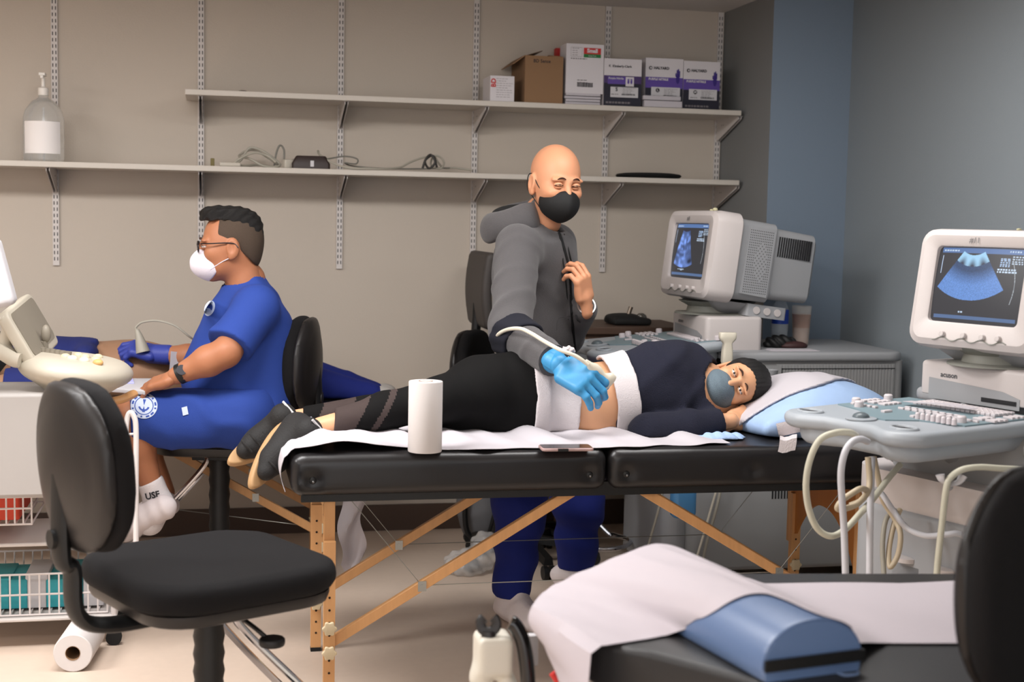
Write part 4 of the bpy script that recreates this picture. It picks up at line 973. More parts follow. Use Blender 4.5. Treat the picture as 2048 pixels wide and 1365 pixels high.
def hand_fn(curl=(.5, .5, .5, .5), spread=.10, thumb=(.6, .5), side=1, k=.007, fat=1., thopp=.0):
    # local frame: +y towards the fingertips, +x * side towards the thumb, +z back of the hand; wrist at the origin
    parts = []
    L = [(.040, .024, .019), (.046, .028, .021), (.043, .026, .020), (.034, .020, .017)]; X = [.030, .010, -.010, -.029]; Y = [.092, .096, .092, .083]
    for i in range(4):
        p = Vector((X[i]*side, Y[i], .0)); a = 0.; sp = (1.5-i)*spread; pts = [p.copy()]; rr = [.0098*fat, .0088*fat, .0080*fat, .0070*fat]
        for j in range(3):
            a += curl[i]*(.95, 1.15, .8)[j]; dirv = Vector((math.sin(sp)*side, math.cos(sp)*math.cos(a), -math.sin(a))); dirv.normalize()
            p = p+dirv*L[i][j]; pts.append(p.copy())
        parts.append((pts, rr))
    tp = [Vector((.022*side, .025, -.006))]; aa = thumb[0]
    p = tp[0]
    for j, (l, r) in enumerate(((.042, .0), (.032, 0), (.026, 0))):
        ang = aa-thumb[1]*j*.6; dirv = Vector((math.sin(ang)*side, math.cos(ang), -.35-thopp-.15*j)).normalized(); p = p+dirv*l; tp.append(p.copy())
    def f(P):
        d = rbox(P, (0, .056, -.001), (.039*fat, .044, .0135*fat), .013)
        d = smin(d, ell(P, (.020*side, .038, -.012), (.018, .030, .014)), .012); d = smin(d, ell(P, (-.022*side, .040, -.010), (.014, .032, .012)), .012)
        d = smin(d, cap(P, (0, -.03, 0), (0, .02, 0), .026, .026)+.006*np.abs(P[:, 2])/.02, .02)
        fin = None
        for pts, rr in parts:
            e = chain(P, pts, rr, .003); fin = e if fin is None else np.minimum(fin, e)
        d = smin(d, fin, k); return smin(d, chain(P, tp, (.016, .0125, .0105, .0085), .006), .012)
    allp = [q for pts, _ in parts for q in pts]+tp+[Vector((0, -.05, 0)), Vector((.04, 0, 0)), Vector((-.04, 0, 0))]
    lo, hi = bounds(allp, .03); return f, lo, hi
def hand_piece(T, h=.0022, **k):
    f, lo, hi = hand_fn(**k); V, F = surf(f, lo, hi, h); return L2W(V, T), F
def piece(fn, lo, hi, h, T=None):
    V, F = surf(fn, lo, hi, h); return (L2W(V, T) if T is not None else V), F

# ------------------------------------------------------------------ standing person in the grey hoodie
def stand():
    Y = 4.66
    foot = PZ(1025, 1240, 0)
    t = thing('person', 'bald standing person in grey hoodie and black face mask, scanning with a blue gloved hand', 'person', (1.06, 4.72, 0))
    hc = U(1112, 366, 4.72)                                          # head centre
    look = Vector((math.sin(math.radians(12)), -math.cos(math.radians(12)), -.20)); look.normalize()
    side = look.cross(Vector((0.03, 0.0, 1))).normalized(); upv = side.cross(look)
    S_ = 1.06
    TH = Matrix.Translation(hc) @ Matrix((side, look, upv)).transposed().to_4x4() @ Matrix.Scale(S_, 4)
    # shoulders / torso line
    shR = U(1028, 492, 4.64); shL = U(1112, 488, 4.98); neck = U(1078, 448, 4.82); chest = U(1066, 560, 4.86); waist = U(1072, 660, 4.88); hip = U(1082, 760, 4.90)
    elR = U(1022, 666, 4.40); wrR = U(1116, 728, 4.12)
    elL = U(1130, 672, 4.98); wrL = U(1172, 612, 4.72)
    hipR = U(1050, 800, 4.80); hipL = U(1120, 800, 5.02); knR = U(1040, 1010, 4.70); knL = U(1158, 1000, 5.02); anR = U(1026, 1190, 4.72); anL = U(1150, 1150, 5.12)
    PT = dict(locals())
    # body: one continuous skin surface under the clothes
    hf = head_fn(jaw=1.04, cheek=1)
    def bodyf(P):
        d = chain(P, [neck+Vector((0, 0, .05)), neck, chest, waist, hip], [.048, .045, .10, .09, .10], .03)
        nk2 = neck+Vector((0, 0, -.08)); d = smin(d, chain(P, [nk2, shR, elR, wrR], [.045, .045, .036, .026], .03), .03); d = smin(d, chain(P, [nk2, shL, elL, wrL], [.045, .045, .036, .026], .03), .03)
        d = smin(d, chain(P, [hip, hipR, knR, anR], [.09, .075, .05, .036], .04), .04); return smin(d, chain(P, [hip, hipL, knL, anL], [.09, .075, .05, .036], .04), .04)
    lo, hi = bounds([neck, shR, shL, elR, wrR, elL, anR, anL, wrL], .12)
    P1 = piece(bodyf, lo, hi, .014)
    neckf = lambda P: smin(hf(P), cap(P, (0, -.020, -.05), (0, -.034, -.135), .049, .050), .02)
    P2 = piece(neckf, (-.11, -.14, -.19), (.11, .13, .14), .0032, TH)
    # relaxed raised hand: back towards the camera, fingers curling towards the chest
    hw = U(1172, 608, 4.71); fdir = (U(1164, 550, 4.68)-hw).normalized(); bk = (_R*.72-_F*.70).normalized(); xx = fdir.cross(bk).normalized()
    THL = Matrix.Translation(hw) @ Matrix((xx, fdir, xx.cross(fdir))).transposed().to_4x4()
    P3 = hand_piece(THL, curl=(.62, .68, .74, .80), spread=.05, thumb=(.45, .3), side=-1 if xx.dot(_F) < 0 else 1)
    join_soft('body', [P1, P2, P3], M_skin1, t)
    eyes(t, TH, 'a', open_=0, smile=True)
    # mask: beak shaped cup
    def mk(P):
        A = ell(P, (-.030, .030, -.056), (.098, .104, .074)); B = ell(P, (.030, .030, -.056), (.098, .104, .074)); d = smax(A, B, .006)
        d = smax(d, -(P[:, 1]-.026-.30*np.maximum(0, np.abs(P[:, 2]+.055)-.02)), .004); d = smax(d, P[:, 2]+.012-.22*(P[:, 1]-.07)+.25*np.abs(P[:, 0]), .006); return smax(d, -(P[:, 2]+.134+.35*(P[:, 1]-.08)-.35*np.abs(P[:, 0])), .008)
    soft('face_mask', mk, (-.1, 0, -.15), (.1, .16, .04), .0034, M_mask, t, T=TH)
    for s in (-1, 1):
        MB().tube([TH @ Vector(p) for p in ((s*.060, .050, -.030), (s*.074, .02, -.008), (s*.082, -.010, .022), (s*.086, -.034, .012), (s*.082, -.034, -.03), (s*.072, .0, -.055), (s*.058, .040, -.086))], .0017, 6).obj('ear_loop', M_mask, t, True)
    # hoodie: torso, sleeves, folds
    cz = chest
    def torso(P):
        q = [neck+Vector((-.02, .0, -.04)), chest+Vector((0, 0, .03)), waist, U(1078, 705, 4.88)]
        a = shR+Vector((.03, .02, -.02)); b = shL+Vector((-.02, 0, -.02))
        d = cap(P, a, b, .082, .078)
        d = smin(d, ell(P, chest+Vector((0, 0, .02)), (.148, .165, .20)), .06); d = smin(d, ell(P, waist+Vector((.0, 0, .02)), (.148, .16, .19)), .05)
        d = smin(d, cap(P, neck+Vector((-.025, .012, -.048)), neck+Vector((0, 0, -.10)), .088, .13), .05)
        return d
    def sleeveR(P):
        d = chain(P, [shR+Vector((.015, .01, 0)), elR, wrR+(elR-wrR)*.08], [.078, .068, .050], .03)
        return d-fold(P, (elR-shR)+Vector((.1, 0, .1)), 50, .5, .010)
    def hoodf(P):
        d = torso(P); d = d-fold(P, (.35, .1, 1), 34, 1.2, .010)
        d = smin(d, sleeveR(P), .018)
        sl = chain(P, [shL, elL, wrL+(elL-wrL)*.12], [.075, .066, .050], .03); d = smin(d, sl, .02)
        nk = P-np.array(TH @ Vector((0, -.02, -.10)), dtype=np.float32)
        zc = P[:, 2]-(waist.z-.13)
        d = smax(d, -zc, .006)                                        # hem
        # cut the neck opening
        d = smax(d, -cap(P, neck+Vector((.03, -.035, -.01)), neck+Vector((.05, -.06, .2)), .052, .080), .008)
        c1 = plane(P, wrR+(elR-wrR)*.10, wrR-elR); d = np.where((cap(P, elR, wrR, .12) < 0) & (cap(P, elR+(wrR-elR)*.6, wrR+(wrR-elR)*.5, .085) < 0), smax(d, c1, .004), d)
        return d
    lo, hi = bounds([neck+Vector((0, 0, .05)), shR, shL, elR, wrR, elL, wrL, waist+Vector((0, 0, -.2))], .15)
    H = soft('hoodie', hoodf, lo, hi, .0085, M_hood, t)
    # hood lying behind the neck
    nb = neck+Vector((-.075, .03, .015))
    def hd(P):
        R = np.array(Matrix.Rotation(math.radians(-20), 3, 'Y')); c = np.array(nb, dtype=np.float32)
        q = (P-c) @ R
        rr = np.sqrt((q[:, 0]/1.05)**2+(q[:, 1]/1.15)**2); d = np.sqrt((rr-.094)**2+(q[:, 2]*.75+.35*(rr-.094))**2)-.034
        d = smax(d, (q[:, 0]*.75-q[:, 1]*.65)-.115, .02); return d-.003*wav(P, (1, 1, 0), 55, .3)
    soft('hood', hd, nb-Vector((.18, .2, .10)), nb+Vector((.2, .2, .12)), .006, M_hood, t)
    soft('hood_lining', lambda P: ell(P, nb+Vector((.01, .0, .012)), (.10, .11, .040)), nb-Vector((.15, .15, .08)), nb+Vector((.15, .15, .08)), .008, M_hoodd, t)
    # front zipper with dark placket, drawstrings, pocket seam
    zp = [U(1116, 462, 4.72), U(1126, 490, 4.70), U(1138, 540, 4.69), U(1142, 600, 4.70), U(1146, 660, 4.71), U(1150, 700, 4.73)]
    def snap(p, off=.002):                                # drop a seam onto the cloth surface
        r = (p-CAMP).normalized(); k = (p-CAMP).length-.35; A = np.array([CAMP+r*(k+.004*i) for i in range(160)], dtype=np.float32); d = hoodf(A); j = int(np.argmax(d < 0)) if (d < 0).any() else 88
        return Vector(A[j])-r*off
    zs = [snap(p) for p in bez(zp, 5)]
    MB().tube(zs, .0055, 8, smooth=False).obj('zipper', M_hoodd, t, True)
    MB().tube([snap(U(*q, 4.7), .004) for q in ((1118, 462), (1126, 520), (1133, 575), (1137, 640))], .0022, 6).obj('drawstring', M_hoodd, t, True)
    MB().tube([snap(U(*q, 4.7), .006) for q in ((1128, 468), (1142, 520), (1150, 575), (1152, 632), (1160, 645))], .0022, 6).obj('drawstring', M_hoodd, t, True)
    MB().tube([snap(p, .001) for p in bez([U(1148, 632, 4.7), U(1130, 634, 4.7), U(1116, 640, 4.7), U(1112, 668, 4.7), U(1100, 684, 4.7)], 5)], .0014, 6, smooth=False).obj('pocket_seam', mat('seam_grey', (.27, .265, .27), .9), t, True)
    # cuffs
    for w_, e_ in ((wrR+(elR-wrR)*.13, elR), (wrL+(elL-wrL)*.12, elL)):
        a = (e_-w_).normalized(); MB().tube([w_-a*.012, w_+a*.03], .0505 if e_ is elR else .047, 24, smooth=False).obj('cuff', M_hood, t, True)
    MB().tube([wrL+(elL-wrL)*.03, wrL-(elL-wrL)*.02], .034, 24, smooth=False).obj('bracelet', mat('bracelet_silver', (.7, .68, .66), .3, metal=.7), t, True)
    # trousers
    def trf(P):
        d = chain(P, [hip, hipR, knR, anR+Vector((0, 0, .03))], [.13, .115, .088, .068], .05); d = smin(d, chain(P, [hip, hipL, knL, anL+Vector((0, 0, .03))], [.13, .115, .090, .072], .05), .03)
        d = d-.006*wav(P, (.5, .2, 1), 45, .2, 1.2)*np.clip((.9-P[:, 2])*2, .3, 1)
        d = smax(d, P[:, 2]-(hip.z+.10), .01); return smax(d, -(P[:, 2]-.085), .006)
    lo, hi = bounds([hip, hipR, hipL, knR, knL, anR, anL], .16)
    soft('trousers', trf, lo, hi, .010, M_scrub2, t)
    # shoes under thin pale covers
    for an, dr in ((anR, Vector((.25, -.95, 0))), (anL, Vector((.75, -.6, 0)))):
        dr = dr.normalized(); a = Vector((an.x, an.y, .045))
        def sf(P, a=a, dr=dr):
            d = chain(P, [a-dr*.05, a+dr*.06, a+dr*.15+Vector((0, 0, -.006))], [.046, .047, .040], .03); d = smin(d, cap(P, a+Vector((0, 0, .0)), a+Vector((0, 0, .085)), .052, .060), .03)
            d = d-.004*wav(P, (.6, .3, 1), 90, .4, 2.); return smax(d, -(P[:, 2]-.002), .004)
        soft('shoe_cover', sf, a-Vector((.24, .24, .06)), a+Vector((.24, .24, .17)), .007, mat('shoe_cover_pale', (.90, .86, .86), .5, bump=.6, scale=60), t)
    # gloved scanning hand
    hw = wrR+(wrR-elR).normalized()*.01; tip = U(1214, 786, 4.03); fd = (tip-hw).normalized()
    bk = (Vector((-.25, -.75, .62))); bk = (bk-fd*bk.dot(fd)).normalized(); xx = fd.cross(bk)
    THR = Matrix.Translation(hw) @ Matrix((xx, fd, bk)).transposed().to_4x4() @ Matrix.Scale(1.14, 4)
    print('gloved x axis', xx, 'wr', pix(hw))
    P3 = hand_piece(THR, curl=(.80, .72, .62, .46), spread=.10, thumb=(.40, .5), side=-1 if xx.z < 0 else 1, fat=1.20, k=.010)
    a_ = (elR-wrR).normalized()
    P4 = piece(lambda P: cap(P, hw+a_*.045, hw+a_*.004, .039, .031)-.0015*wav(P, a_, 160, 0), *bounds([hw+a_*.08, hw-a_*.05], .06), .003)
    join_soft('glove', [P3, P4], M_glove, t)
    MB().tube([hw+a_*.05+(Vector((0, 0, 0))), hw+a_*.043], .0405, 28, smooth=False).obj('glove_rim', M_glove, t, True)
    return t, PT
ST, SP = stand()
def snap_to(fn, p, off=.002, near=.35, step=.003, n=260):
    r = (p-CAMP).normalized(); k = (p-CAMP).length-near; A = np.array([CAMP+r*(k+step*i) for i in range(n)], dtype=np.float32); d = fn(A)
    if not (d < 0).any(): return p
    j = int(np.argmax(d < 0)); lo, hi = k+step*(j-1), k+step*j
    for _ in range(6):
        m = (lo+hi)/2
        if fn(np.array([CAMP+r*m], dtype=np.float32))[0] < 0: hi = m
        else: lo = m
    return CAMP+r*(lo-off)
def disc_decal(name, fn, cx, cy, rx, ry, Z, bands, mats, parent, off=.0022, ang=0.):
    nr, na = 14, 40; V = []; F = []; mi = []
    for i in range(nr+1):
        for k in range(na):
            a = 2*PI*k/na; rr = i/nr; x = rr*rx*math.cos(a); y = rr*ry*math.sin(a); V.append(tuple(snap_to(fn, U(cx+x*math.cos(ang)-y*math.sin(ang), cy+x*math.sin(ang)+y*math.cos(ang), Z), off)))
    for i in range(nr):
        for k in range(na):
            k2 = (k+1) % na; F.append((i*na+k, (i+1)*na+k, (i+1)*na+k2, i*na+k2)); mi.append(bands(i/nr, 2*PI*k/na))
    return link(name, V, F, mats, parent, True, mi=mi, smooth=True, angle=180)

# ------------------------------------------------------------------ person lying on the near table
def lying():
    t = thing('person', 'lying person in navy sweater and black leggings, grey face mask, on the near massage table', 'person', (1.0, 4.08, .722))
    Yc = 4.15
    def W(px, py, y): return PY(px, py, y)
    hipc = W(1075, 800, Yc+.02); wst = W(1190, 812, Yc+.01); chs = W(1300, 795, Yc+.02); upc = W(1385, 800, Yc+.02)
    hipT = W(1040, 778, Yc+.02); hipB = W(1010, 845, Yc+.02); knA = W(882, 800, Yc-.10); anA = W(640, 858, Yc-.14); knB = W(905, 800, Yc+.12); anB = W(590, 842, Yc+.10); kB2 = W(960, 850, Yc+.05)
    shT = W(1372, 742, Yc+.05); shB = W(1405, 860, Yc-.02); elT = W(1300, 745, Yc+.10); wrT = W(1345, 712, Yc+.24); elB = W(1300, 868, Yc-.17); wrB = W(1462, 842, Yc-.16)
    nk = W(1428, 800, Yc)
    hc = W(1467, 772, Yc-.02)
    upv = (_R*.955+_U*.30).normalized(); look = (-_F*.97+_U*.16-_R*.10); look = (look-upv*look.dot(upv)).normalized(); side = look.cross(upv)
    TH = Matrix.Translation(hc) @ Matrix((side, look, upv)).transposed().to_4x4() @ Matrix.Scale(.93, 4)
    def sq(P, k=1.22): Q = P.copy(); Q[:, 1] = (P[:, 1]-Yc)*k+Yc; return Q
    top = .7255
    def torso(P, g=0.):
        Q = sq(P); d = chain(Q, [hipc, wst, chs, upc], [.142+g, .121+g, .138+g, .135+g], .06); d = smin(d, ell(P, W(1205, 815, Yc-.05), (.13, .075+g, .10+g)), .05)
        return d
    def table_cut(P, d): return smax(d, -(P[:, 2]-top), .006)
    def bodyf(P):
        d = torso(P); d = smin(d, chain(P, [upc, nk, hc], [.09, .052, .05], .04), .03)
        d = smin(d, chain(P, [shT, elT, wrT], [.055, .04, .028], .03), .03); d = smin(d, chain(P, [shB, elB, wrB], [.05, .038, .026], .03), .03)
        d = smin(d, chain(P, [hipT, knA, anA], [.08, .05, .034], .04), .04); d = smin(d, chain(P, [hipB, knB, anB], [.08, .05, .034], .04), .04)
        # navel and the soft fold of the belly
        nv = np.array(W(1207, 800, Yc-.14), dtype=np.float32); d = d+.006*np.exp(-(((P-nv)**2).sum(1))/.00018)
        d = d-.002*np.sin(P[:, 0]*60+P[:, 2]*18)*np.exp(-((P[:, 0]-wst.x)/.08)**2)
        return table_cut(P, d)
    lo, hi = bounds([hipc, upc, anA, anB, knB, hc, shT, elT, wrT], .16)
    P1 = piece(bodyf, lo, hi, .0085)
    P2 = piece(head_fn(jaw=.94), (-.11, -.13, -.14), (.11, .13, .14), .0032, TH)
    hw = W(1462, 846, Yc-.135); fd = (W(1530, 812, Yc-.06)-hw).normalized(); bk = (-_F*.8+_U*.2-_R*.2); bk = (bk-fd*bk.dot(fd)).normalized(); xx = fd.cross(bk)
    P3 = hand_piece(Matrix.Translation(hw) @ Matrix((xx, fd, bk)).transposed().to_4x4() @ Matrix.Scale(.9, 4), curl=(.7, .75, .8, .85), spread=.04, thumb=(.4, .5), side=1 if xx.z > 0 else -1)
    join_soft('body', [P1, P2, P3], M_skin3, t)
    eyes(t, TH, 'c', open_=.16)
    # leggings
    def legf(P):
        Q = sq(P, 1.15); d = smax(chain(Q, [hipc, wst], [.150, .131], .06), P[:, 0]-W(1092, 800, Yc).x, .012)
        d = smin(d, chain(P, [hipT, W(960, 782, Yc-.02), knA, W(770, 822, Yc-.12), anA], [.120, .105, .066, .054, .040], .03), .05)
        d = smin(d, chain(P, [hipB, kB2, knB, anB], [.10, .082, .062, .040], .04), .04); d = smin(d, cap(P, hipB, W(900, 862, Yc-.02), .085, .066), .05)
        d = d-fold(P, (.5, 0, 1), 40, .9, .004)
        xc_ = np.where(P[:, 1] > Yc-.01, W(606, 842, Yc+.1).x, W(668, 850, Yc-.14).x); d = smax(d, -(P[:, 0]-xc_-.12*(P[:, 2]-.78)), .004)
        d = smax(d, P[:, 0]-W(1090, 800, Yc-.1).x, .006); return table_cut(P, d)
    x1 = W(672, 850, Yc-.14).x; x2 = W(735, 850, Yc-.12).x
    def mi(C):
        s = C[:, 0]-.55*(C[:, 2]-.80)-W(700, 850, Yc-.13).x
        return np.where(((s > -.055) & (s < .035)) | ((s > .085) & (s < .105)), 1, 0)
    lo, hi = bounds([hipc, anA, anB, knB, hipT, wst], .15)
    soft('leggings', legf, lo, hi, .005, [M_leg, M_mesh], t, mifn=mi)
    # sweater
    xh = W(1252, 780, Yc-.1).x
    def swf(P):
        d = torso(P, .016); d = smin(d, ell(P, W(1335, 735, Yc+.02), (.11, .11, .085)), .04); d = smin(d, cap(P, shT, W(1410, 770, Yc+.04), .085, .06), .04)
        d = smin(d, chain(P, [shT, elT], [.085, .075], .03), .03); d = smin(d, cap(P, elT, wrT, .07, .05), .03)
        d = smin(d, chain(P, [shB, elB, wrB+(elB-wrB)*.10], [.075, .060, .046], .03), .010); d = smin(d, cap(P, upc, nk, .11, .07), .03)
        d = smin(d, cap(P, shT+Vector((.0, -.06, -.03)), W(1425, 850, Yc-.10), .062, .055), .04)
        d = d-fold(P, (.7, .1, -.7), 34, .4, .014)-fold(P, (1, 0, .3), 46, 2.1, .007)
        d = smax(d, -(P[:, 0]-xh-.18*(P[:, 2]-.9)+.010*np.sin(P[:, 2]*60)), .006)
        d = smax(d, -ell(P, hc+upv*-.045+look*.02, (.100, .12, .092)), .006)
        c1 = plane(P, wrB+(elB-wrB)*.12, wrB-elB); near = cap(P, elB+(wrB-elB)*.7, wrB+(wrB-elB)*.3, .085); d = np.where(near < 0, smax(d, c1, .004), d)
        return table_cut(P, d)
    lo, hi = bounds([chs, upc, nk, shT, shB, elB, wrB, elT, wrT], .17)
    soft('sweater', swf, lo, hi, .0075, M_navy, t)
    # towels tucked at both edges of the bare waist
    def towel(name, xa, xb, g, tilt, fn, lab):
        def f(P):
            d = fn(P)-g; d = smax(d, -(fn(P)-g+.010), .001)
            s = P[:, 0]-tilt*(P[:, 2]-.84)+.0012*np.sin(P[:, 2]*70+xa*9)+.003*np.sin(P[:, 2]*21)
            d = smax(d, xa-s, .002); d = smax(d, s-xb, .002); d = smax(d, P[:, 1]-(Yc+.06), .003); return smax(d, -(P[:, 2]-top), .003)
        o = soft(name, f, (xa-.10, Yc-.30, top-.01), (xb+.10, Yc+.14, 1.08), .0045, M_towel, None); tag(o, lab, 'towel'); return o
    both = lambda P: np.minimum(smin(torso(P), legf(P), .02), swf(P)) 
    b1 = lambda P: smin(torso(P), legf(P), .03)
    b2 = lambda P: torso(P)-.006
    towel('towel', W(1076, 800, Yc-.15).x, W(1166, 800, Yc-.15).x, .014, 0., b1, 'white towel tucked into the lying person\'s leggings, left of the bare waist')
    towel('towel', W(1234, 800, Yc-.15).x, W(1284, 800, Yc-.15).x, .016, -.08, b2, 'white towel along the sweater hem, right of the bare waist')
    # mask and hair
    def mk(P):
        d = ell(P, (0, .026, -.060), (.072, .098, .066)); d = smax(d, P[:, 2]+.014-.25*(P[:, 1]-.07), .006); d = smax(d, -(P[:, 1]-.004), .005); return d-.0012*np.sin(P[:, 2]*190)*np.exp(-(P[:, 0]/.05)**2)
    soft('face_mask', mk, (-.1, -.02, -.14), (.1, .14, .02), .0034, M_maskg, t, T=TH)
    def hr(P):
        d = ell(P, (0, -.024, .040), (.088, .104, .096)); d = smin(d, ell(P, (0, -.060, -.02), (.075, .06, .09)), .03)
        f_ = smax(P[:, 2]-(.074-.9*np.abs(P[:, 0])**1.6*3), -(P[:, 1]-.030), .01)
        d = smax(d, -f_ if False else -smax(-(P[:, 1]-.022-.25*np.maximum(P[:, 2], 0)), P[:, 2]-(.068-3.2*P[:, 0]**2*2), .006), .006)
        return d-.0012*np.sin(P[:, 0]*420+P[:, 2]*50)
    soft('hair', hr, (-.12, -.15, -.14), (.12, .11, .16), .0042, M_hair, t, T=TH)
    MB().tube([TH @ Vector(p) for p in ((-.05, -.09, -.02), (-.02, -.125, .0), (.03, -.13, .05))], .03, 12).obj('hair_bun', M_hair, t, True)
    # shoes: black trainers with a tan rounded sole
    M_shoe = mat('shoe_black', (.095, .09, .09), .75, bump=.4, scale=200); M_sole = mat('sole_tan', (.66, .52, .36), .6); M_sock = mat('sock_grey', (.55, .56, .62), .9); M_lace = mat('shoe_tab_white', (.75, .74, .74), .7)
    def shoe(an, toe, up, sole_dir, nm):
        ax_ = (toe-an).normalized(); sd_ = sole_dir-ax_*sole_dir.dot(ax_); sd_.normalize(); wd = ax_.cross(sd_)
        T = Matrix.Translation(an) @ Matrix((wd, ax_, -sd_)).transposed().to_4x4()          # y to the toe, z away from the sole
        Lf = (toe-an).length
        def f(P):
            d = chain(P, [(0, -.028, -.045), (0, .04, -.045), (0, Lf*.62, -.058), (0, Lf*.92, -.060)], [.038, .039, .037, .026], .03); d = smin(d, cap(P, (0, -.012, -.03), (0, .010, .030), .043, .042), .03)
            d = smin(d, cap(P, (0, .02, -.01), (0, Lf*.45, -.035), .032, .030), .03); return smax(d, -(P[:, 2]+.084), .004)
        soft('shoe', f, (-.07, -.12, -.12), (.07, Lf+.06, .09), .0055, M_shoe, t, T=T)
        P_ = []
        for k in range(40):
            a = 2*PI*k/40; y = .5*Lf-.005+(.5*Lf+.050)*math.cos(a); x = (.040-.006*math.cos(a))*math.sin(a); P_.append((x, y))
        P_.reverse(); P_ = P_ if sum(P_[i-1][0]*P_[i][1]-P_[i][0]*P_[i-1][1] for i in range(40)) > 0 else P_[::-1]
        b = MB(); b.at(T); b.prism(P_, -.100, -.076, .006, 3, rb=.008); b.obj('sole', M_sole, t, True)
        b = MB(); b.at(T)
        for k in range(4): b.tube([(-.024, .045+.03*k, -.004-.010*k), (0, .05+.03*k, .008-.011*k), (.024, .045+.03*k, -.004-.010*k)], .0035, 6)
        b.obj('lace', M_shoe, t, True)
        b = MB(); b.at(T); b.tube([(-.03, .0, .068), (.03, .0, .068)], .004, 6); b.obj('heel_tab', M_lace, t, True)
        return T
    sA = anA+Vector((-.03, 0, -.01))
    shoe(W(606, 862, Yc-.17), W(556, 945, Yc-.27), None, (-_R*.80+_F*.35-_U*.40), 'a')
    shoe(W(566, 842, Yc+.06), W(494, 884, Yc-.02), None, (-_R*.60+_F*.30-_U*.65), 'b')
    soft('sock', lambda P: smax(smax(cap(P, anA+(knA-anA)*.02, anA-(knA-anA)*.16, .041, .040), -(P[:, 0]-W(600, 850, Yc-.14).x), .003), P[:, 0]-W(625, 850, Yc-.14).x-.0, .004), anA-Vector((.16, .08, .08)), anA+Vector((.08, .08, .08)), .005, M_sock, t)
    return t, dict(locals())
LY, LP = lying()
# pillow with a pale blue cover, white paper over its crown
def pillow():
    c = PY(1600, 862, 4.06); M_pb = mat('pillow_blue', (.60, .70, .84), .75, bump=.25, scale=30, var=.05)
    t = thing('pillow', 'pale blue covered pillow with white paper over its crown, under the lying head', 'pillow', (c.x, 4.06, .722))
    x0 = PY(1428, 890, 4.0).x; xc = PY(1618, 850, 4.06).x
    R = np.array(Matrix.Rotation(math.radians(3), 3, 'Y'))
    def f(P):
        q = P-np.array((xc, 4.08, .722+.055), dtype=np.float32); q = q @ R
        d = ell(q, (0, 0, .0), (.29, .25, .118)); d = smin(d, rbox(q, (.0, 0, -.025), (.24, .22, .035), .03), .04)
        d = d-fold(P, (.9, .2, .5), 26, .3, .006)
        pa = PY(1418, 890, 4.0); pb = PY(1552, 797, 4.0); nn = Vector((-(pb.z-pa.z), 0, pb.x-pa.x)); d = smax(d, plane(P, pa, nn), .035); d = smax(d, -(P[:, 2]-.7245), .004); return d
    soft('pillow_cover', f, (xc-.34, 3.74, .71), (xc+.34, 4.42, .93), .0085, M_pb, t)
    g = lambda P: smax(smax(f(P)-.0095, -(f(P)+.004), .001), -((P[:, 2]-.722)+.62*(P[:, 1]-4.08)-.42*(P[:, 0]-xc)-.088-.008*np.sin(P[:, 0]*23)), .002)
    soft('paper_cover', g, (xc-.34, 3.74, .71), (xc+.34, 4.42, .95), .006, M_papr, t)
    # crumpled corner and the two tags
    cp = PY(1432, 889, 3.90)
    soft('crumpled_corner', lambda P: smax(ell(P, cp+Vector((.02, 0, .002)), (.085, .04, .030))-.006*np.abs(np.sin(P[:, 0]*95+P[:, 2]*60))-.004*np.sin(P[:, 1]*120+P[:, 0]*50), -(P[:, 2]-.7245), .003), cp-Vector((.12, .08, .06)), cp+Vector((.16, .08, .08)), .005, M_pb, t)
    a = [snap_to(f, U(x, y, 3.95), .004) for x, y in ((1549, 850), (1570, 845), (1590, 838), (1602, 850), (1595, 868), (1572, 876), (1560, 868))]
    G = [[snap_to(f, U(1552+44*u+6*v, 848-10*u+26*v, 3.95), .005) for v in (0, .25, .5, .75, 1)] for u in (0, .25, .5, .75, 1)]
    MB().sheet(G, .002).obj('fastening_tab', M_towel, t, True)
    G = [[snap_to(f, U(1560+34*u-4*v*v, 872+32*v+3*math.sin(u*5), 3.95), .006) for v in (0, .25, .5, .75, 1)] for u in (0, .25, .5, .75, 1)]
    MB().sheet(G, .002).obj('fastening_tab', M_towel, t, True)
pillow()

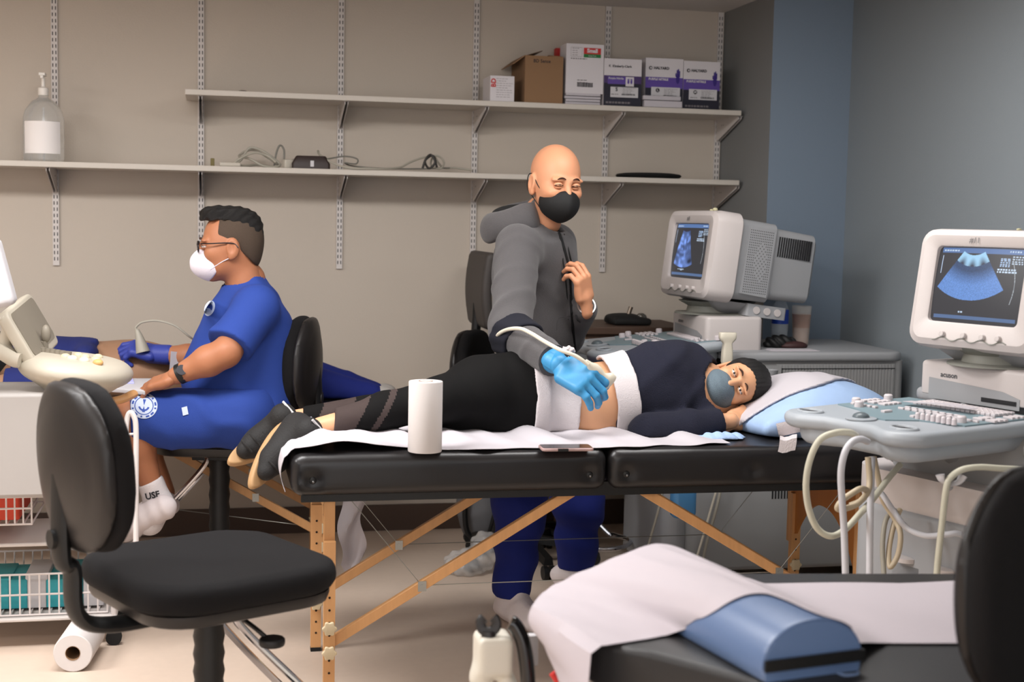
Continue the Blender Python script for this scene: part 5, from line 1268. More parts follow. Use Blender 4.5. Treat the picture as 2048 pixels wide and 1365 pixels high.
# ------------------------------------------------------------------ seated person in blue scrubs
def seated():
    t = thing('person', 'seated person in blue scrubs with glasses, white face mask and short black hair', 'person', (-.35, 4.7, .62))
    Z = 4.72
    hc = U(458, 492, Z); look = (-_R*.955-_F*.20+Vector((0, 0, -.06))).normalized(); side = look.cross(Vector((0, 0, 1))).normalized(); upv = side.cross(look)
    TH = Matrix.Translation(hc) @ Matrix((side, look, upv)).transposed().to_4x4() @ Matrix.Scale(1.02, 4)
    neck = U(492, 562, Z+.05); shN = U(512, 618, Z-.10); shF = U(468, 618, Z+.22); chest = U(492, 668, Z+.05); belly = U(462, 752, Z+.05); hip = U(495, 825, Z+.05)
    elN = U(452, 706, Z-.22); wrN = U(352, 752, Z-.20); elF = U(415, 715, Z+.30); wrF = U(318, 709, Z+.32)
    hpN = U(480, 828, Z-.06); knN = U(254, 838, Z-.16); anN = U(304, 972, Z-.10); hpF = U(480, 835, Z+.18); knF = U(262, 850, Z+.20); anF = U(330, 985, Z+.16)
    def bodyf(P):
        d = chain(P, [hc+Vector((.01, 0, -.05)), neck, chest, belly, hip], [.052, .056, .11, .11, .10], .05)
        d = smin(d, chain(P, [shN, elN, elN+(wrN-elN)*.35, wrN], [.054, .047, .050, .030], .02), .03); d = smin(d, chain(P, [shF, elF, elF+(wrF-elF)*.4, wrF], [.05, .042, .042, .029], .02), .03)
        d = smin(d, chain(P, [hpN, knN, knN+(anN-knN)*.35, anN], [.08, .062, .060, .035], .03), .04); return smin(d, chain(P, [hpF, knF, knF+(anF-knF)*.35, anF], [.08, .06, .058, .035], .03), .04)
    lo, hi = bounds([hc, shN, shF, elN, wrN, elF, wrF, knN, anN, knF, anF, hip], .12)
    P1 = piece(bodyf, lo, hi, .0095)
    hf = head_fn(jaw=1.12); P2 = piece(lambda P: smin(hf(P), cap(P, (0, -.03, -.05), (0, -.05, -.15), .054, .058), .03), (-.12, -.14, -.17), (.12, .13, .14), .0034, TH)
    fd = (U(305, 768, Z-.18)-wrN).normalized(); bk = Vector((0, -.35, .93)); bk = (bk-fd*bk.dot(fd)).normalized(); xx = fd.cross(bk)
    P3 = hand_piece(Matrix.Translation(wrN) @ Matrix((xx, fd, bk)).transposed().to_4x4(), .0028, curl=(.25, .3, .3, .35), spread=.05, thumb=(.5, .5), side=1 if xx.y > 0 else -1)
    join_soft('body', [P1, P2, P3], M_skin2, t)
    eyes(t, TH, 'b', open_=.3)
    # far hand in an indigo glove holding a probe
    fd = (U(250, 692, Z+.30)-wrF).normalized(); bk = Vector((0, -.45, .9)); bk = (bk-fd*bk.dot(fd)).normalized(); xx = fd.cross(bk)
    a_ = (elF-wrF).normalized()
    join_soft('glove', [hand_piece(Matrix.Translation(wrF) @ Matrix((xx, fd, bk)).transposed().to_4x4() @ Matrix.Scale(1.06, 4), .0028, curl=(.55, .8, .9, .95), spread=.02, thumb=(.5, .6), side=1 if xx.y > 0 else -1, fat=1.08), piece(lambda P: cap(P, wrF-a_*.03, wrF+a_*.035, .036, .037), *bounds([wrF-a_*.04, wrF+a_*.05], .05), .004)], M_glovi, t)
    # hair: cropped sides, tall black top
    def fade(P):
        d = ell(P, (0, -.018, .034), (.0795, .0985, .090)); d = smin(d, ell(P, (0, -.060, -.015), (.062, .050, .075)), .03)
        d = smax(d, P[:, 1]-(.045-.5*np.maximum(0, .02-P[:, 2])-.2*P[:, 2]), .006); d = smax(d, -(P[:, 2]+.010-1.1*np.minimum(0, P[:, 1]+.03)), .006)
        ear = ell(P, (0, -.010, -.012), (.2, .026, .040)); return smax(d, -ear, .004)
    soft('cropped_hair', fade, (-.12, -.14, -.12), (.12, .12, .15), .0036, M_fade, t, T=TH)
    def top(P):
        d = ell(P, (0, -.012, .062), (.074, .100, .072)); d = smin(d, ell(P, (0, .050, .108), (.056, .040, .026)), .03); d = smin(d, ell(P, (0, -.075, .03), (.05, .036, .070)), .03)
        d = smax(d, -(P[:, 2]-(.088-.35*np.maximum(0, .0-P[:, 1]))-2.6*np.minimum(0, P[:, 1]+.062)), .008); return d-.0016*np.sin(P[:, 1]*160+P[:, 2]*210)-.0012*np.sin(P[:, 0]*260+P[:, 1]*60)
    soft('hair', top, (-.11, -.15, -.08), (.11, .13, .17), .0040, M_hair, t, T=TH)
    # mask
    def mk(P):
        A = ell(P, (-.030, .022, -.055), (.092, .120, .074)); B = ell(P, (.030, .022, -.055), (.092, .120, .074)); d = smax(A, B, .003); d = smax(d, P[:, 2]+.008-.5*(P[:, 1]-.09), .003)
        d = smax(d, -(P[:, 1]-.042-.8*np.maximum(0, np.abs(P[:, 2]+.052)-.03)), .003); return smax(d, P[:, 1]-.134, .004)
    soft('face_mask', mk, (-.1, .0, -.14), (.1, .16, .05), .0034, M_maskw, t, T=TH)
    for s in (-1, 1):
        MB().tube([TH @ Vector(p) for p in ((s*.056, .066, -.030), (s*.072, .02, -.012), (s*.084, -.020, .016))], .0015, 6).obj('ear_loop', M_maskw, t, True)
        MB().tube([TH @ Vector(p) for p in ((s*.052, .066, -.075), (s*.070, .025, -.050), (s*.084, -.022, -.030))], .0015, 6).obj('ear_loop', M_maskw, t, True)
    M_fr = mat('glasses_frame', (.10, .07, .08), .35)
    for s in (-1, 1):
        c = [TH @ Vector((s*.031+.024*math.cos(a)*(1-.1*math.sin(a)), .104-.25*abs(s*.031+.024*math.cos(a))*1.0*.35, .002+.018*math.sin(a))) for a in [2*PI*k/24 for k in range(25)]]
        MB().tube(c, .0022, 6, smooth=False).obj('glasses_rim', M_fr, t, True)
        MB().tube([TH @ Vector(p) for p in ((s*.056, .092, .012), (s*.079, .06, .012), (s*.086, -.01, .010), (s*.086, -.030, -.006))], .0024, 6).obj('glasses_arm', M_fr, t, True)
        MB().add([c[k] for k in range(24)], [tuple(range(24))]).obj('lens', mat('lens_glass', (.75, .75, .85), .08, alpha=.22, spec=.8), t, True, smooth=False)
    MB().tube([TH @ Vector((x, .104, .008+.004*(1-(x/.008)**2))) for x in (-.008, 0, .008)], .002, 6).obj('glasses_bridge', M_fr, t, True)
    # scrub shirt
    def shirt(P):
        d = chain(P, [neck+Vector((.0, .0, -.035)), chest, belly, hip+Vector((0, 0, .02))], [.085, .150, .158, .155], .06)
        d = smin(d, cap(P, shN, shF, .075, .07), .05); d = smin(d, cap(P, U(525, 650, Z), U(520, 800, Z+.02), .09, .10), .04)
        d = smin(d, chain(P, [shN, shN+(elN-shN)*.95], [.078, .080], .02), .03); d = smin(d, chain(P, [shF, shF+(elF-shF)*.95], [.072, .074], .02), .03)
        d = d-fold(P, (.8, .1, .5), 30, .6, .014)
        d = smax(d, -cap(P, neck+Vector((0, 0, -.02)), hc, .066, .07), .006)
        for sh_, el_ in ((shN, elN), (shF, elF)):
            c1 = plane(P, sh_+(el_-sh_)*.86, el_-sh_); near = cap(P, sh_+(el_-sh_)*.55, el_+(el_-sh_)*.2, .105); d = np.where((near < 0) & (cap(P, neck, hip, .135) > 0), smax(d, c1, .004), d)
        return smax(d, -(P[:, 2]-(hip.z-.06)), .006)
    lo, hi = bounds([neck, shN, shF, elN, elF, belly, hip], .17)
    soft('scrub_shirt', shirt, lo, hi, .0085, M_scrub, t)
    def shorts(P):
        d = chain(P, [hip, hpN, knN+(hpN-knN)*.10], [.14, .115, .086], .04); d = smin(d, chain(P, [hip, hpF, knF+(hpF-knF)*.1], [.14, .11, .084], .04), .03)
        d = smin(d, cap(P, U(400, 850, Z-.12), U(330, 850, Z-.12), .075, .075), .04); d = d-fold(P, (1, .1, .7), 30, 1.1, .009)
        c1 = plane(P, knN+(hpN-knN)*.03, knN-hpN); d = smax(d, c1, .004); return smax(d, P[:, 2]-(hip.z+.10), .01)
    lo, hi = bounds([hip, hpN, hpF, knN, knF], .16)
    soft('scrub_shorts', shorts, lo, hi, .0085, M_scrub, t)
    M_em = mat('emblem_white', (.72, .76, .84), .8); M_em2 = mat('emblem_blue', (.20, .30, .60), .8)
    disc_decal('emblem', shorts, 288, 812, 27, 26, Z-.2, lambda r, a: 1 if (.62 < r < .70 or r > .93 or (.72 < r < .90 and int(a*9) % 2) or (r < .46 and abs(math.cos(a)) < .30) or (.28 < r < .40 and math.sin(a) > .3)) else 0, [M_em, M_em2], t)
    disc_decal('emblem', shirt, 419, 617, 10, 16, Z-.2, lambda r, a: 1 if (r < .55 and math.sin(a) < .2) else 0, [M_em, M_em2], t, ang=.35)
    G = [[snap_to(shorts, U(363+11*u+3*v, 816+16*v-3*u, Z-.2), .003) for v in (0, .5, 1)] for u in (0, .5, 1)]
    MB().sheet(G, .001).obj('brand_patch', M_em, t, True)
    # watch, sock, shoes
    w1 = wrN+(elN-wrN)*.12; a_ = (elN-wrN).normalized(); MB().tube([w1-a_*.012, w1+a_*.012], .0345, 24, smooth=False).obj('watch_strap', M_black, t, True)
    MB().cyl(w1+Vector((0, -.030, .012)), w1+Vector((0, -.039, .015)), .017, n=20).obj('watch_case', mat('watch_grey', (.25, .25, .27), .3, metal=.5), t, True)
    M_wsh = mat('shoe_white', (.80, .76, .76), .6, bump=.15, scale=60); M_sk = mat('sock_white', (.83, .80, .80), .95, bump=.5, scale=300)
    def sockf(P): return smax(chain(P, [anN+(knN-anN)*.04, anN-(knN-anN)*.28, U(300, 1045, Z-.12)], [.044, .046, .045], .02), P[:, 2]-(anN.z+.02+.5*(P[:, 0]-anN.x)), .004)
    soft('sock', sockf, anN-Vector((.14, .12, .2)), anN+Vector((.14, .12, .08)), .005, M_sk, t)
    p0_ = snap_to(sockf, U(305, 992, Z-.15), .003); n_ = (-_F).normalized(); xa_ = (_R*.97+_U*.22).normalized()
    MB().at(frame(p0_, xa_, n_.cross(xa_))).text('USF', .030, 0, bold=.001, depth=.001).at(Matrix.Identity(4)).obj('sock_lettering', M_ink, t, True)
    for (hl, toe, Zf) in (((328, 1016), (182, 1090), Z-.14), ((335, 1010), (248, 1062), Z+.12)):
        h_ = U(hl[0], hl[1], Zf); q_ = U(toe[0], toe[1], Zf); m_ = h_.lerp(q_, .5)+Vector((0, 0, .004))
        def sf(P, h_=h_, q_=q_, m_=m_):
            d = chain(P, [h_, m_, q_], [.043, .046, .034], .03); return d-.0015*np.sin((P @ np.array((q_-h_).normalized(), dtype=np.float32))*150)
        soft('shoe', sf, *bounds([h_, q_], .07), .006, M_wsh, t)
    return t
SE = seated()

# ------------------------------------------------------------------ person lying on the table in the background
def back_patient():
    t = thing('person', 'person lying on the far left table in blue shirt and blue trousers, bare belly', 'person', (-.6, 5.33, .685))
    Y = 5.33
    def W(px, py, y=Y): return PY(px, py, y)
    head = W(-8, 722); ch = W(95, 742); bl = W(270, 748); hp = W(440, 765); kn = W(598, 752, 5.42); an = W(745, 790, 5.42); kn2 = W(590, 765, 5.22); an2 = W(740, 796, 5.22)
    top = .6875
    def bf(P):
        Q = P.copy(); Q[:, 1] = (P[:, 1]-Y)*.78+Y; d = chain(Q, [ch, bl, hp], [.115, .105, .10], .05); d = smin(d, ell(P, W(255, 742), (.22, .14, .105)), .05)
        d = smin(d, chain(P, [W(30, 745), head], [.05, .085], .03), .03); d = smin(d, chain(P, [hp, kn, an], [.09, .06, .04], .03), .03); d = smin(d, chain(P, [hp, kn2, an2], [.09, .06, .04], .03), .03)
        d = smin(d, chain(P, [ch+Vector((0, -.17, -.02)), W(10, 775, 5.12), W(60, 770, 5.08)], [.05, .04, .035], .03), .03); return smax(d, -(P[:, 2]-top), .005)
    lo, hi = bounds([head, hp, an, an2], .2); soft('body', bf, lo, hi, .012, M_skin4, t)
    def sh(P):
        d = bf(P)-.018-fold(P, (1, 0, .5), 40, .2, .008); d = smax(d, P[:, 0]-W(178, 700).x-.04*np.sin(P[:, 1]*30), .006); d = smax(d, -(P[:, 0]-W(26, 700).x), .006)
        d = smin(d, ell(P, W(172, 706, 5.22), (.045, .08, .035)), .02); return smax(d, -(P[:, 2]-top), .005)
    soft('shirt', sh, lo, hi, .011, mat('shirt_navy_blue', (.10, .14, .38), .9, bump=.3, scale=300), t)
    def tr(P):
        d = chain(P, [W(478, 772), hp], [.13, .12], .04); d = smin(d, chain(P, [hp, kn, an], [.12, .085, .055], .03), .03); d = smin(d, chain(P, [hp, kn2, an2], [.12, .085, .055], .03), .03); d = smin(d, cap(P, W(560, 740), W(600, 745), .09, .07), .04)
        d = d-fold(P, (1, 0, .4), 30, .2, .008); d = smax(d, -(P[:, 0]-W(418, 700).x), .006); return smax(d, -(P[:, 2]-top), .005)
    soft('trousers', tr, lo, hi, .011, M_scrub2, t)
    soft('hair', lambda P: ell(P, head+Vector((-.03, 0, .02)), (.105, .10, .10)), head-Vector((.16, .14, .14)), head+Vector((.14, .14, .14)), .012, M_hair, t)
    for a in (an, an2):
        soft('shoe', lambda P, a=a: smax(smin(cap(P, a+Vector((.05, 0, 0)), a+Vector((.065, 0, .0)), .040, .034), cap(P, a+Vector((.0, 0, 0)), a+Vector((.05, 0, 0)), .04, .042), .02), -(P[:, 2]-top), .004), a-Vector((.08, .08, .09)), a+Vector((.16, .08, .14)), .008, mat('shoe_pale_grey', (.66, .64, .62), .7), t)
back_patient()
# ================================================================== things around the near table
# paper roll standing on the table
def rolls():
    p = PZ(855, 909, .7235); t = thing('paper_roll', 'white exam paper roll standing upright on the near massage table', 'paper roll', (p.x, p.y+.05, .7235))
    M_roll = mat('paper_roll_white', (.80, .775, .765), .85, bump=.1, scale=200, stretch=(1, 1, 40))
    MB().lathe([(.017, 0), (.0465, 0), (.0475, .002), (.0475, .195), (.0465, .1975), (.020, .1975)], n=48).obj('paper', M_roll, t)
    MB().lathe([(.0185, .001), (.020, .001), (.020, .1985), (.0185, .1985), (.0175, .19), (.0175, .01)], n=32).obj('core', M_card, t)
    p = PZ(150, 1345, 0); c = Vector((p.x, p.y+.06, .0575)); d = Vector((.10, 1, 0)).normalized()
    t = thing('paper_roll', 'white paper roll lying on the floor behind the empty black chair', 'paper roll', (c.x, c.y, 0))
    rings = []
    x_ = Vector((d.y, -d.x, 0))
    for k, r in ((0, .022), (0, .055), (.003, .0575), (.207, .0575), (.21, .055), (.21, .022)):
        rings.append([tuple(c+d*(k-.06)+x_*r*math.cos(a)+Vector((0, 0, r*math.sin(a)))) for a in [2*PI*q/40 for q in range(40)]])
    MB().loft(rings, cap=False).obj('paper', M_roll, t, True, smooth=None)
    rings = []
    for k, r in ((.0, .022), (.0, .0205), (.21, .0205), (.21, .022)): rings.append([tuple(c+d*(k-.061)+x_*r*math.cos(a)+Vector((0, 0, r*math.sin(a)))) for a in [2*PI*q/32 for q in range(32)]])
    MB().loft(rings, cap=False).obj('core', M_card, t, True)
rolls()
# phone at the table edge
p = PZ(1137, 903, .727); t = thing('phone', 'mobile phone in a patterned case lying at the near edge of the massage table', 'phone', (p.x, p.y+.03, .7265), -.05)
MB().prism(rect2(.150, .072, .012), .0005, .0095, .003).obj('phone_case', mat('phone_case_pink', (.66, .55, .54), .35, var=.35, scale=26, kind='voronoi'), t)
MB().box(-.03, .0, -.0375, -.0345, .001, .0088).obj('phone_buttons', M_black, t); MB().prism(rect2(.143, .065, .010), .0095, .0103).obj('phone_screen', mat('phone_glass', (.05, .05, .06), .08), t)
# scanning probe in the gloved hand with cable and arm wrap
def probe(T, cable, name, lab, r=.0062, head=True):
    t = thing('ultrasound_probe', lab, 'ultrasound probe', T.translation)
    b = MB(); b.at(T)
    b.loft([[(x*w_, y*h_, z) for x, y in circ2(1, 24)] for z, w_, h_ in ((-.014, .030, .014), (-.012, .033, .016), (.006, .033, .016), (.012, .026, .015), (.022, .0155, .014), (.045, .0195, .016), (.065, .019, .0155), (.082, .010, .010), (.10, .006, .006))])
    b.obj('probe_handle', M_ivory, t, True, angle=50)
    MB().tube(cable, r, 10).obj('probe_cable', M_ivory, t, True); return t
c0 = U(1196, 752, 4.035); T = frame(c0, (_R*.4-_U*.9), (_F*.8+_U*.2))
T = T @ Matrix.Rotation(0, 4, 'Z'); zt = Vector((T[0][2], T[1][2], T[2][2]))
pz_ = (-_R*.62+_U*.62-_F*.45).normalized(); px_ = pz_.cross(_F).normalized()
probe(frame(U(1212, 764, 4.105), px_, pz_.cross(px_)), [U(1176, 730, 4.04), U(1152, 713, 4.03), U(1120, 700, 4.03), U(1090, 684, 4.08), U(1062, 667, 4.15), U(1040, 658, 4.20), U(1014, 660, 4.27), U(995, 672, 4.33), U(996, 690, 4.45), U(1030, 700, 4.6), U(1080, 720, 4.75)], 'p', 'white scanning probe held in the light blue glove, its cable running over the forearm')
wr0, el0 = SP['wrR'], SP['elR']
wa = el0+(wr0-el0)*.30; wb = el0+(wr0-el0)*.02; adir = (wr0-el0).normalized()
def wrapf(P):
    d = cap(P, el0+adir*.0, el0+adir*.10, .080, .070); return smax(d-.002*np.sin(P[:, 2]*140), -cap(P, el0-adir*.1, el0+adir*.2, .062, .055), .004)
def wrapg(P): d = wrapf(P); return smax(smax(d, plane(P, el0+adir*.105+Vector((0, 0, 0)), adir+Vector((-.1, 0, -.3))), .004), -plane(P, el0+adir*.010, adir+Vector((-.1, 0, -.3))), .004)
o = soft('forearm_wrap', wrapg, *bounds([el0-adir*.05, el0+adir*.15], .11), .006, mat('wrap_navy', (.07, .075, .12), .95), None); tag(o, 'dark navy cable wrap around the standing person\'s forearm', 'strap')
o = soft('crumpled_tissue', lambda P: ell(P, U(1136, 700, 4.07), (.024, .012, .010))-.004*np.sin(P[:, 0]*330)*np.cos(P[:, 2]*300), *bounds([U(1136, 700, 4.07)], .045), .003, M_towel); tag(o, 'small crumpled white tissue resting above the light blue glove', 'tissue')

# ================================================================== back wall furniture and chairs
M_desk = mat('desk_brown', (.30, .225, .18), .6)
xa = PY(1166, 655, 5.45).x; ztop = PY(1190, 655, 5.45).z
t = thing('desk', 'dark brown desk against the back wall behind the standing person', 'desk', (1.45, 5.68, 0))
mbox('desk_top', xa-.02, 1.98, 5.45, 5.90, ztop-.03, ztop, M_desk, t, True, bev=.003); mbox('apron', xa+.02, 1.95, 5.47, 5.49, ztop-.14, ztop-.031, M_desk, t, True)
for x, y in ((xa+.03, 5.50), (1.92, 5.50), (xa+.03, 5.86), (1.92, 5.86)): mbox('leg', x-.025, x+.025, y-.025, y+.025, 0, ztop-.031, mat('leg_tan', (.55, .43, .30), .6), t, True)
# tool bag with metal instruments
q = PY(1262, 672, 5.50)
t = thing('tool_bag', 'black open bag holding metal instruments, on the brown desk', 'bag', (q.x+.02, 5.62, ztop))
bag = lambda P: smax(smin(rbox(P, (q.x+.02, 5.62, ztop+.016), (.085, .085, .016), .014), ell(P, (q.x-.005, 5.62, ztop+.030), (.075, .07, .018)), .02)-fold(P, (1, 0, 1), 40, .2, .006), -(P[:, 2]-ztop-.001), .003)
soft('bag_body', bag, (q.x-.16, 5.48, ztop-.01), (q.x+.2, 5.76, ztop+.15), .006, mat('bag_black', (.06, .058, .055), .8), t)
h0 = PY(1252, 646, 5.60); h1 = PY(1262, 614, 5.60)
tag(MB().tube([h0+Vector((-.005, 0, -.03)), h0, h0.lerp(h1, .3), h1], lambda u: .004+.006*u, 12).obj('surgical_instrument', mat('brushed_steel', (.55, .50, .45), .3, metal=.9)), 'bronze coloured instrument handle sticking up from the black bag', 'instrument')
g0 = PY(1282, 637, 5.60); b = MB(); b.lathe([(0, -.035), (.015, -.034), (.026, -.02), (.028, 0), (.022, .014), (.010, .022), (0, .023)], (g0.x, 5.60, g0.z), n=24, sy=.6); b.tube([g0+Vector((-.03, -.005, -.02)), g0+Vector((-.02, -.012, .008)), g0+Vector((.0, -.014, .016)), g0+Vector((.008, -.014, -.012))], .0035, 8)
tag(b.obj('stethoscope_bell', mat('brushed_steel_2', (.62, .60, .57), .25, metal=.9)), 'rounded shiny metal instrument leaning in the black bag', 'instrument')
# chairs behind the people
cp = PZ(398, 850, .648); 
task_chair('black chair under the seated person in blue scrubs', (cp.x+.07, cp.y+.16, 0), math.radians(166), h=.638, bw_=.42, bhh=.36, boff=-.30, btilt=.02, bz=.03, seatr=.235)
cq = PY(985, 760, 5.25)
task_chair('low black chair directly behind the standing person', (cq.x+.16, 5.28, 0), math.radians(-30), h=.56, bw_=.40, bhh=.36, boff=-.25, btilt=.03, bz=.02, seatr=.24)
cw = PY(974, 580, 5.55)
t = thing('office_chair', 'tall grey backed office chair seen edge on behind the standing person', 'chair', (cw.x+.20, 5.60, 0))
zt = PY(962, 504, 5.5).z; zb = PY(962, 658, 5.5).z; M_tb = mat('chair_back_grey', (.24, .22, .21), .6)
def tbk(P):
    x = P[:, 0]-(cw.x-.01)-.018*np.sin((P[:, 2]-zb)/(zt-zb)*PI)*-1; q_ = np.stack([x, P[:, 1]-5.60, P[:, 2]-(zt+zb)/2], 1); return rbox(q_, (0, 0, 0), (.022, .20, (zt-zb)/2), .02)
soft('backrest', tbk, (cw.x-.08, 5.36, zb-.03), (cw.x+.08, 5.84, zt+.03), .009, M_tb, t)
MB().prism(rect2(.37, .42, .08, 5, cw.x+.20, 5.60), .46, .53, .02).obj('seat', M_cush, t, True)
MB().tube([(cw.x-.03, 5.60, zb+.10), (cw.x-.04, 5.60, .6), (cw.x+.02, 5.60, .43), (cw.x+.2, 5.60, .42)], .02, 10).obj('back_post', M_black, t, True)
b = MB().cyl((cw.x+.20, 5.60, .08), (cw.x+.20, 5.60, .46), .03)
for k in range(5): a = 2*PI*k/5+.5; b.tube([(cw.x+.20, 5.60, .08), (cw.x+.20+.24*math.cos(a), 5.60+.24*math.sin(a), .045)], .02, 8)
b.obj('star_base', M_black, t, True)
b = MB()
for k in range(5): a = 2*PI*k/5+.5; MB().cyl((cw.x+.20+.24*math.cos(a), 5.58+.24*math.sin(a), .026), (cw.x+.20+.24*math.cos(a), 5.62+.24*math.sin(a), .026), .026, n=16).obj('caster', M_rub, t, True)
# chair at the right edge, close to the camera
cr = U(2178, 1270, 2.15)
task_chair('black task chair cut off by the right edge of the picture, nearest of all chairs' if False else 'black padded chair back at the right edge, standing in front of the foreground table', (cr.x+.10, cr.y-.13, 0), math.radians(-70), h=.50, bw_=.46, bhh=.42, boff=-.27, btilt=.05, bz=.08, seatr=.24, ring=False)
# grey backpack and crumpled plastic bag under the table
q = PZ(975, 1058, 0); bb = PZ(968, 1072, 0)
t = thing('backpack', 'grey and black backpack on the floor behind the standing person\'s leg', 'bag', (q.x, 5.62, 0)); bx = PY(975, 1040, 5.55).x
soft('bag_body', lambda P: smax(ell(P, (bx, 5.66, .17), (.11, .13, .20))-fold(P, (0, 0, 1), 30, .2, .01), -(P[:, 2]-.001), .003), (bx-.16, 5.48, -.01), (bx+.16, 5.84, .42), .010, mat('backpack_grey', (.40, .40, .41), .8), t)
MB().tube([(bx-.085, 5.545, .36), (bx-.10, 5.53, .22), (bx-.09, 5.54, .08), (bx-.04, 5.53, .03)], .012, 8).obj('strap', M_black, t, True); MB().tube([(bx+.045, 5.53, .36), (bx+.03, 5.515, .2), (bx+.0, 5.52, .06)], .008, 8).obj('strap', M_black, t, True)
q = PZ(940, 1158, 0); M_bag = mat('clear_bag', (.86, .85, .84), .25, alpha=.42, bump=1., scale=40, spec=.7)
o = soft('plastic_bag', lambda P: smax(smin(ell(P, (q.x, q.y+.08, .04), (.085, .07, .05)), ell(P, (q.x+.075, q.y+.10, .085), (.055, .06, .07)), .03)-.010*np.abs(np.sin(P[:, 0]*60+P[:, 2]*40))*np.abs(np.cos(P[:, 1]*50+P[:, 2]*33)), -(P[:, 2]-.001), .003), (q.x-.13, q.y-.03, -.01), (q.x+.17, q.y+.22, .2), .006, M_bag); tag(o, 'crumpled clear plastic bag on the floor beside the standing person\'s foot', 'plastic bag')
# black power strip stand / dark boxes seen under the table
q = PY(1090, 1100, 5.1)
t = thing('cable_box', 'black cable and charger box hanging below the far edge of the near table', 'box', (1.04, 4.40, .5))
bx0 = PY(1005, 995, 4.36); b = MB().box(bx0.x-.02, bx0.x+.09, 4.345, 4.395, .535, .585); b.obj('box_body', M_black, t, True, bev=.006)
MB().tube([(bx0.x-.02, 4.345, .57), (bx0.x+.02, 4.33, .535), (bx0.x+.12, 4.34, .56), (bx0.x+.20, 4.35, .575)], .0025, 6).obj('box_cable', M_cab, t, True)
# things on the deck of the far machine
dz = .9085
q = PY(1565, 672, 4.95); t = thing('water_bottle', 'clear water bottle with blue label on top of the far machine', 'bottle', (q.x, 4.98, dz))
MB().lathe([(0, 0), (.030, 0), (.032, .006), (.031, .05), (.032, .06), (.032, .135), (.030, .15), (.013, .185), (.012, .205), (0, .205)], n=28).obj('bottle_body', mat('bottle_clear', (.9, .93, .96), .08, alpha=.28), t)
MB().lathe([(.0325, .085), (.0328, .085), (.0328, .14), (.0325, .14)], n=28).obj('bottle_label', mat('label_blue', (.10, .26, .66), .5), t); MB().lathe([(0, .205), (.0145, .205), (.0145, .222), (0, .222)], n=20).obj('cap', M_lab, t)
q = PY(1601, 684, 4.98); t = thing('tea_pitcher', 'clear plastic cup of brown iced tea beside the water bottle', 'cup', (q.x, 4.98, dz))
MB().lathe([(0, 0), (.029, 0), (.031, .004), (.039, .155), (.0375, .155), (.030, .006), (0, .005)], n=32).obj('cup_wall', mat('cup_clear', (.9, .88, .85), .1, alpha=.25), t)
MB().lathe([(0, .006), (.0292, .006), (.0365, .122), (0, .122)], n=32).obj('tea', mat('tea_brown', (.50, .27, .14), .3), t)
q = PY(1560, 690, 4.90); o = soft('black_pouch', lambda P: smax(ell(P, (q.x, 4.90, dz+.014), (.06, .035, .028))-.008*np.abs(np.sin(P[:, 0]*90+P[:, 2]*70)), -(P[:, 2]-dz-.001), .002), (q.x-.09, 4.84, dz-.01), (q.x+.09, 4.97, dz+.07), .004, mat('pouch_black', (.05, .05, .052), .6)); tag(o, 'crumpled black cloth lying in front of the water bottle', 'cloth')
q = PY(1590, 694, 4.86); o = soft('brown_pouch', lambda P: smax(ell(P, (q.x, 4.87, dz+.008), (.055, .03, .018)), -(P[:, 2]-dz-.001), .002), (q.x-.08, 4.82, dz-.01), (q.x+.08, 4.92, dz+.04), .004, mat('pouch_brown', (.22, .12, .12), .6)); tag(o, 'small dark brown pouch in front of the tea cup', 'pouch')
q = PY(1570, 700, 4.82); b = MB(); b.box(q.x-.09, q.x+.10, 4.73, 4.80, dz, dz+.002).box(q.x-.08, q.x+.09, 4.735, 4.805, dz+.0022, dz+.004); tag(b.obj('paper_stack', M_papr), 'thin stack of papers at the edge of the far machine deck', 'paper')
# probe standing in the holder of the far machine
pc = PY(1456, 712, 4.645)
tt = frame((pc.x, 4.652, .905), (-1, 0, 0), (0, -1, 0)); 
t = thing('ultrasound_probe', 'ivory probe standing head up in the holder of the far machine', 'ultrasound probe', (pc.x, 4.655, .86))
b = MB(); b.loft([[(pc.x+x*w_, 4.655+y*h_, z) for x, y in rect2(2, 2, .5, 4)] for z, w_, h_ in ((.800, .006, .006), (.835, .007, .007), (.855, .013, .011), (.880, .0205, .015), (.915, .019, .015), (.945, .016, .013), (.952, .022, .014), (.960, .030, .015), (.966, .0315, .016), (.982, .0315, .016), (.985, .029, .014))]); b.obj('probe_handle', M_ivory, t, True, angle=50)
MB().tube([(pc.x, 4.655, .80), (pc.x-.002, 4.652, .72), (pc.x+.01, 4.66, .55), (pc.x-.05, 4.66, .30), (pc.x-.10, 4.66, .12)], .0045, 8).obj('probe_cable', M_ivory, t, True)
# blue plastic container and hanging cables at the front of the far machine
q0 = PY(1332, 980, 4.66); q1 = PY(1378, 1012, 4.66)
t = thing('water_jug', 'pale blue translucent container hanging at the front of the far machine', 'container', ((q0.x+q1.x)/2, 4.60, .43)); cx_ = (q0.x+q1.x)/2
MB().prism(rect2(q1.x-q0.x, .06, .02, 5, cx_, 4.60), q1.z-.03, q1.z+.16, .02).obj('container_body', mat('jug_blue', (.36, .63, .86), .25, alpha=.9), t, True)
for (px, w) in ((1425, .006), (1310, .005)):
    a = PY(px+15, 985, 4.62); m_ = PY(px-10, 1080, 4.62); e_ = PY(px-22, 1130, 4.62); b = MB(); b.tube([a+Vector((.03, .03, .22)), a, m_, e_, (e_.x-.03, 4.63, .012)], w, 8)
    o = b.obj('machine_cable', M_cab); tag(o, 'beige cable hanging down the far machine, '+('right' if px > 1400 else 'left')+' of the blue container', 'cable')

